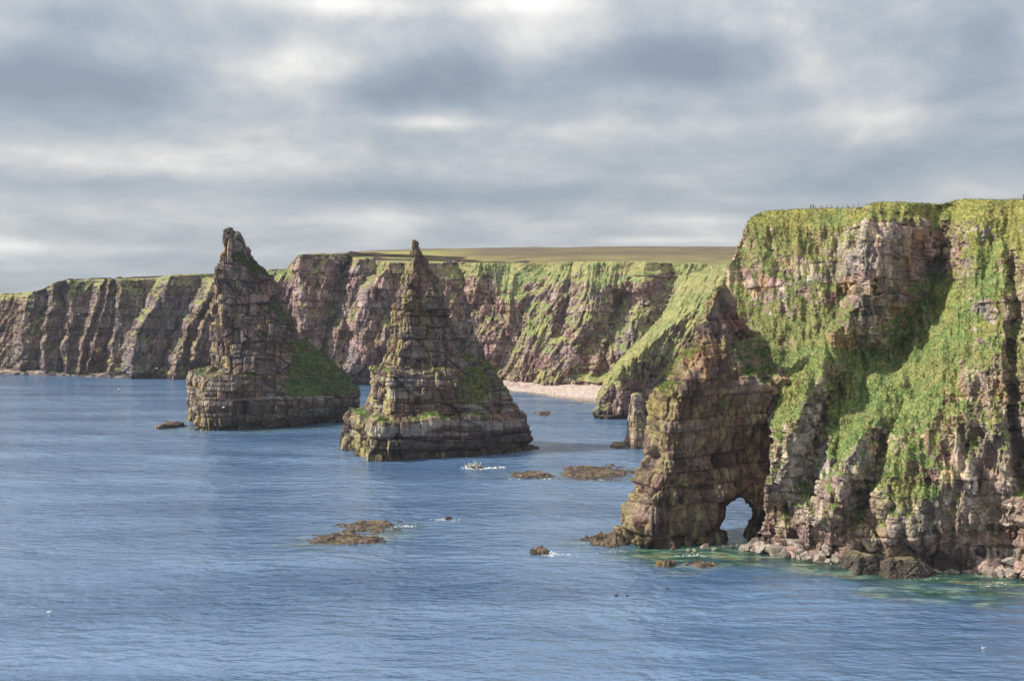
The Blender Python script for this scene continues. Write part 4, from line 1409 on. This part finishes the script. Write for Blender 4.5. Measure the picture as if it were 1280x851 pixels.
def wnoise(scale, detail, rough, loc, sv=(1, 1, 1), dist=0.0):
    mp = N.new('ShaderNodeMapping'); mp.inputs['Location'].default_value = loc; mp.inputs['Scale'].default_value = sv
    L.new(cb.outputs[0], mp.inputs['Vector'])
    n = N.new('ShaderNodeTexNoise'); n.inputs['Scale'].default_value = scale; n.inputs['Detail'].default_value = detail
    n.inputs['Roughness'].default_value = rough; n.inputs['Distortion'].default_value = dist
    L.new(mp.outputs[0], n.inputs['Vector'])
    return n.outputs['Fac']


def wblob(px, py, rx, ry, amp):
    """a thicker or thinner place in the cloud deck, in the direction of a photo pixel"""
    v = Vector(((px - 640) / FOC, 1, (HOR - py) / FOC)).normalized()
    dx = wm('DIVIDE', wm('SUBTRACT', sep.outputs['X'], v.x), rx / FOC)
    dz = wm('DIVIDE', wm('SUBTRACT', sep.outputs['Z'], v.z), ry / FOC)
    r2 = wm('ADD', wm('MULTIPLY', dx, dx), wm('MULTIPLY', dz, dz))
    return wm('MULTIPLY', wm('EXPONENT', wm('MULTIPLY', r2, -1.0)), amp)


big = wnoise(3.2, 3, .5, (3.1, 1.7, 0), (1, 1, 1), .3)
det = wnoise(7.0, 9, .57, (7.3, 2.2, 0), (1, 1, 1), .2)
base = wm('ADD', wm('MULTIPLY', wm('SUBTRACT', big, .5), .7), wm('MULTIPLY', wm('SUBTRACT', det, .5), 1.3))
acc = base
for b_ in ((640, 4, 110, 14, .26), (405, 4, 90, 14, .30), (425, 72, 110, 26, .30), (350, 100, 90, 26, .14), (230, 195, 170, 24, .28), (300, 165, 90, 14, .16), (540, 153, 70, 9, .30),
           (680, 60, 70, 24, .18), (545, 92, 95, 32, -.55), (500, 118, 110, 14, -.22), (80, 100, 150, 42, -.5), (90, 22, 80, 18, -.20), (830, 78, 120, 26, -.30), (920, 30, 110, 26, .10),
           (980, 100, 90, 30, .14), (760, 160, 200, 14, .10), (1180, 60, 140, 50, -.20), (300, 238, 440, 16, -.26), (1160, 140, 160, 12, .12), (160, 312, 300, 10, .22), (450, 275, 160, 7, .10),
           (820, 300, 90, 5, .22), (900, 275, 120, 6, .12), (1000, 215, 400, 40, -.14), (640, 248, 200, 14, -.14), (700, 200, 200, 30, .05)):
    acc = wm('ADD', acc, wblob(*b_))
val = wm('ADD', acc, .50)
cr = N.new('ShaderNodeValToRGB')
stops = [(.0, (2.05, 2.4, 2.9)), (.25, (2.75, 3.1, 3.6)), (.48, (3.95, 4.2, 4.5)), (.64, (5.1, 5.2, 5.25)), (.80, (6.5, 6.45, 6.3)), (1., (8.3, 8.2, 7.9))]
while len(cr.color_ramp.elements) < len(stops): cr.color_ramp.elements.new(.5)
for e, (pos, c) in zip(cr.color_ramp.elements, stops):
    e.position = pos; e.color = (*[v / 10 for v in c], 1)
L.new(val, cr.inputs['Fac'])
sc10 = N.new('ShaderNodeVectorMath'); sc10.operation = 'SCALE'; L.new(wm('ADD', wm('MULTIPLY', zc, 9.0), 8.8), sc10.inputs['Scale'])
L.new(cr.outputs['Color'], sc10.inputs[0])
mixn = N.new('ShaderNodeMix'); mixn.data_type = 'RGBA'
# the deck covers nearly everything; a little blue comes through its thin places low down
cov = N.new('ShaderNodeMapRange'); cov.inputs['From Min'].default_value = .25; cov.inputs['From Max'].default_value = .6
cov.inputs['To Min'].default_value = .82; cov.inputs['To Max'].default_value = 1.0
L.new(val, cov.inputs['Value'])
L.new(cov.outputs['Result'], mixn.inputs[0])
L.new(sky.outputs['Color'], mixn.inputs[6]); L.new(sc10.outputs[0], mixn.inputs[7])
L.new(mixn.outputs[2], bg.inputs['Color'])

# ================================================================== RENDER SETTINGS
scene.render.engine = 'CYCLES'
scene.cycles.use_denoising = True
scene.cycles.denoiser = 'OPENIMAGEDENOISE'
scene.cycles.max_bounces = 5
scene.cycles.diffuse_bounces = 3
scene.cycles.glossy_bounces = 3
scene.cycles.sample_clamp_indirect = 4
scene.cycles.sample_clamp_direct = 3
vs = scene.view_settings
vs.view_transform = 'Standard'
try: vs.look = 'None'
except Exception: pass
vs.exposure = 0.36
vs.gamma = 1.0
vs.use_curve_mapping = False
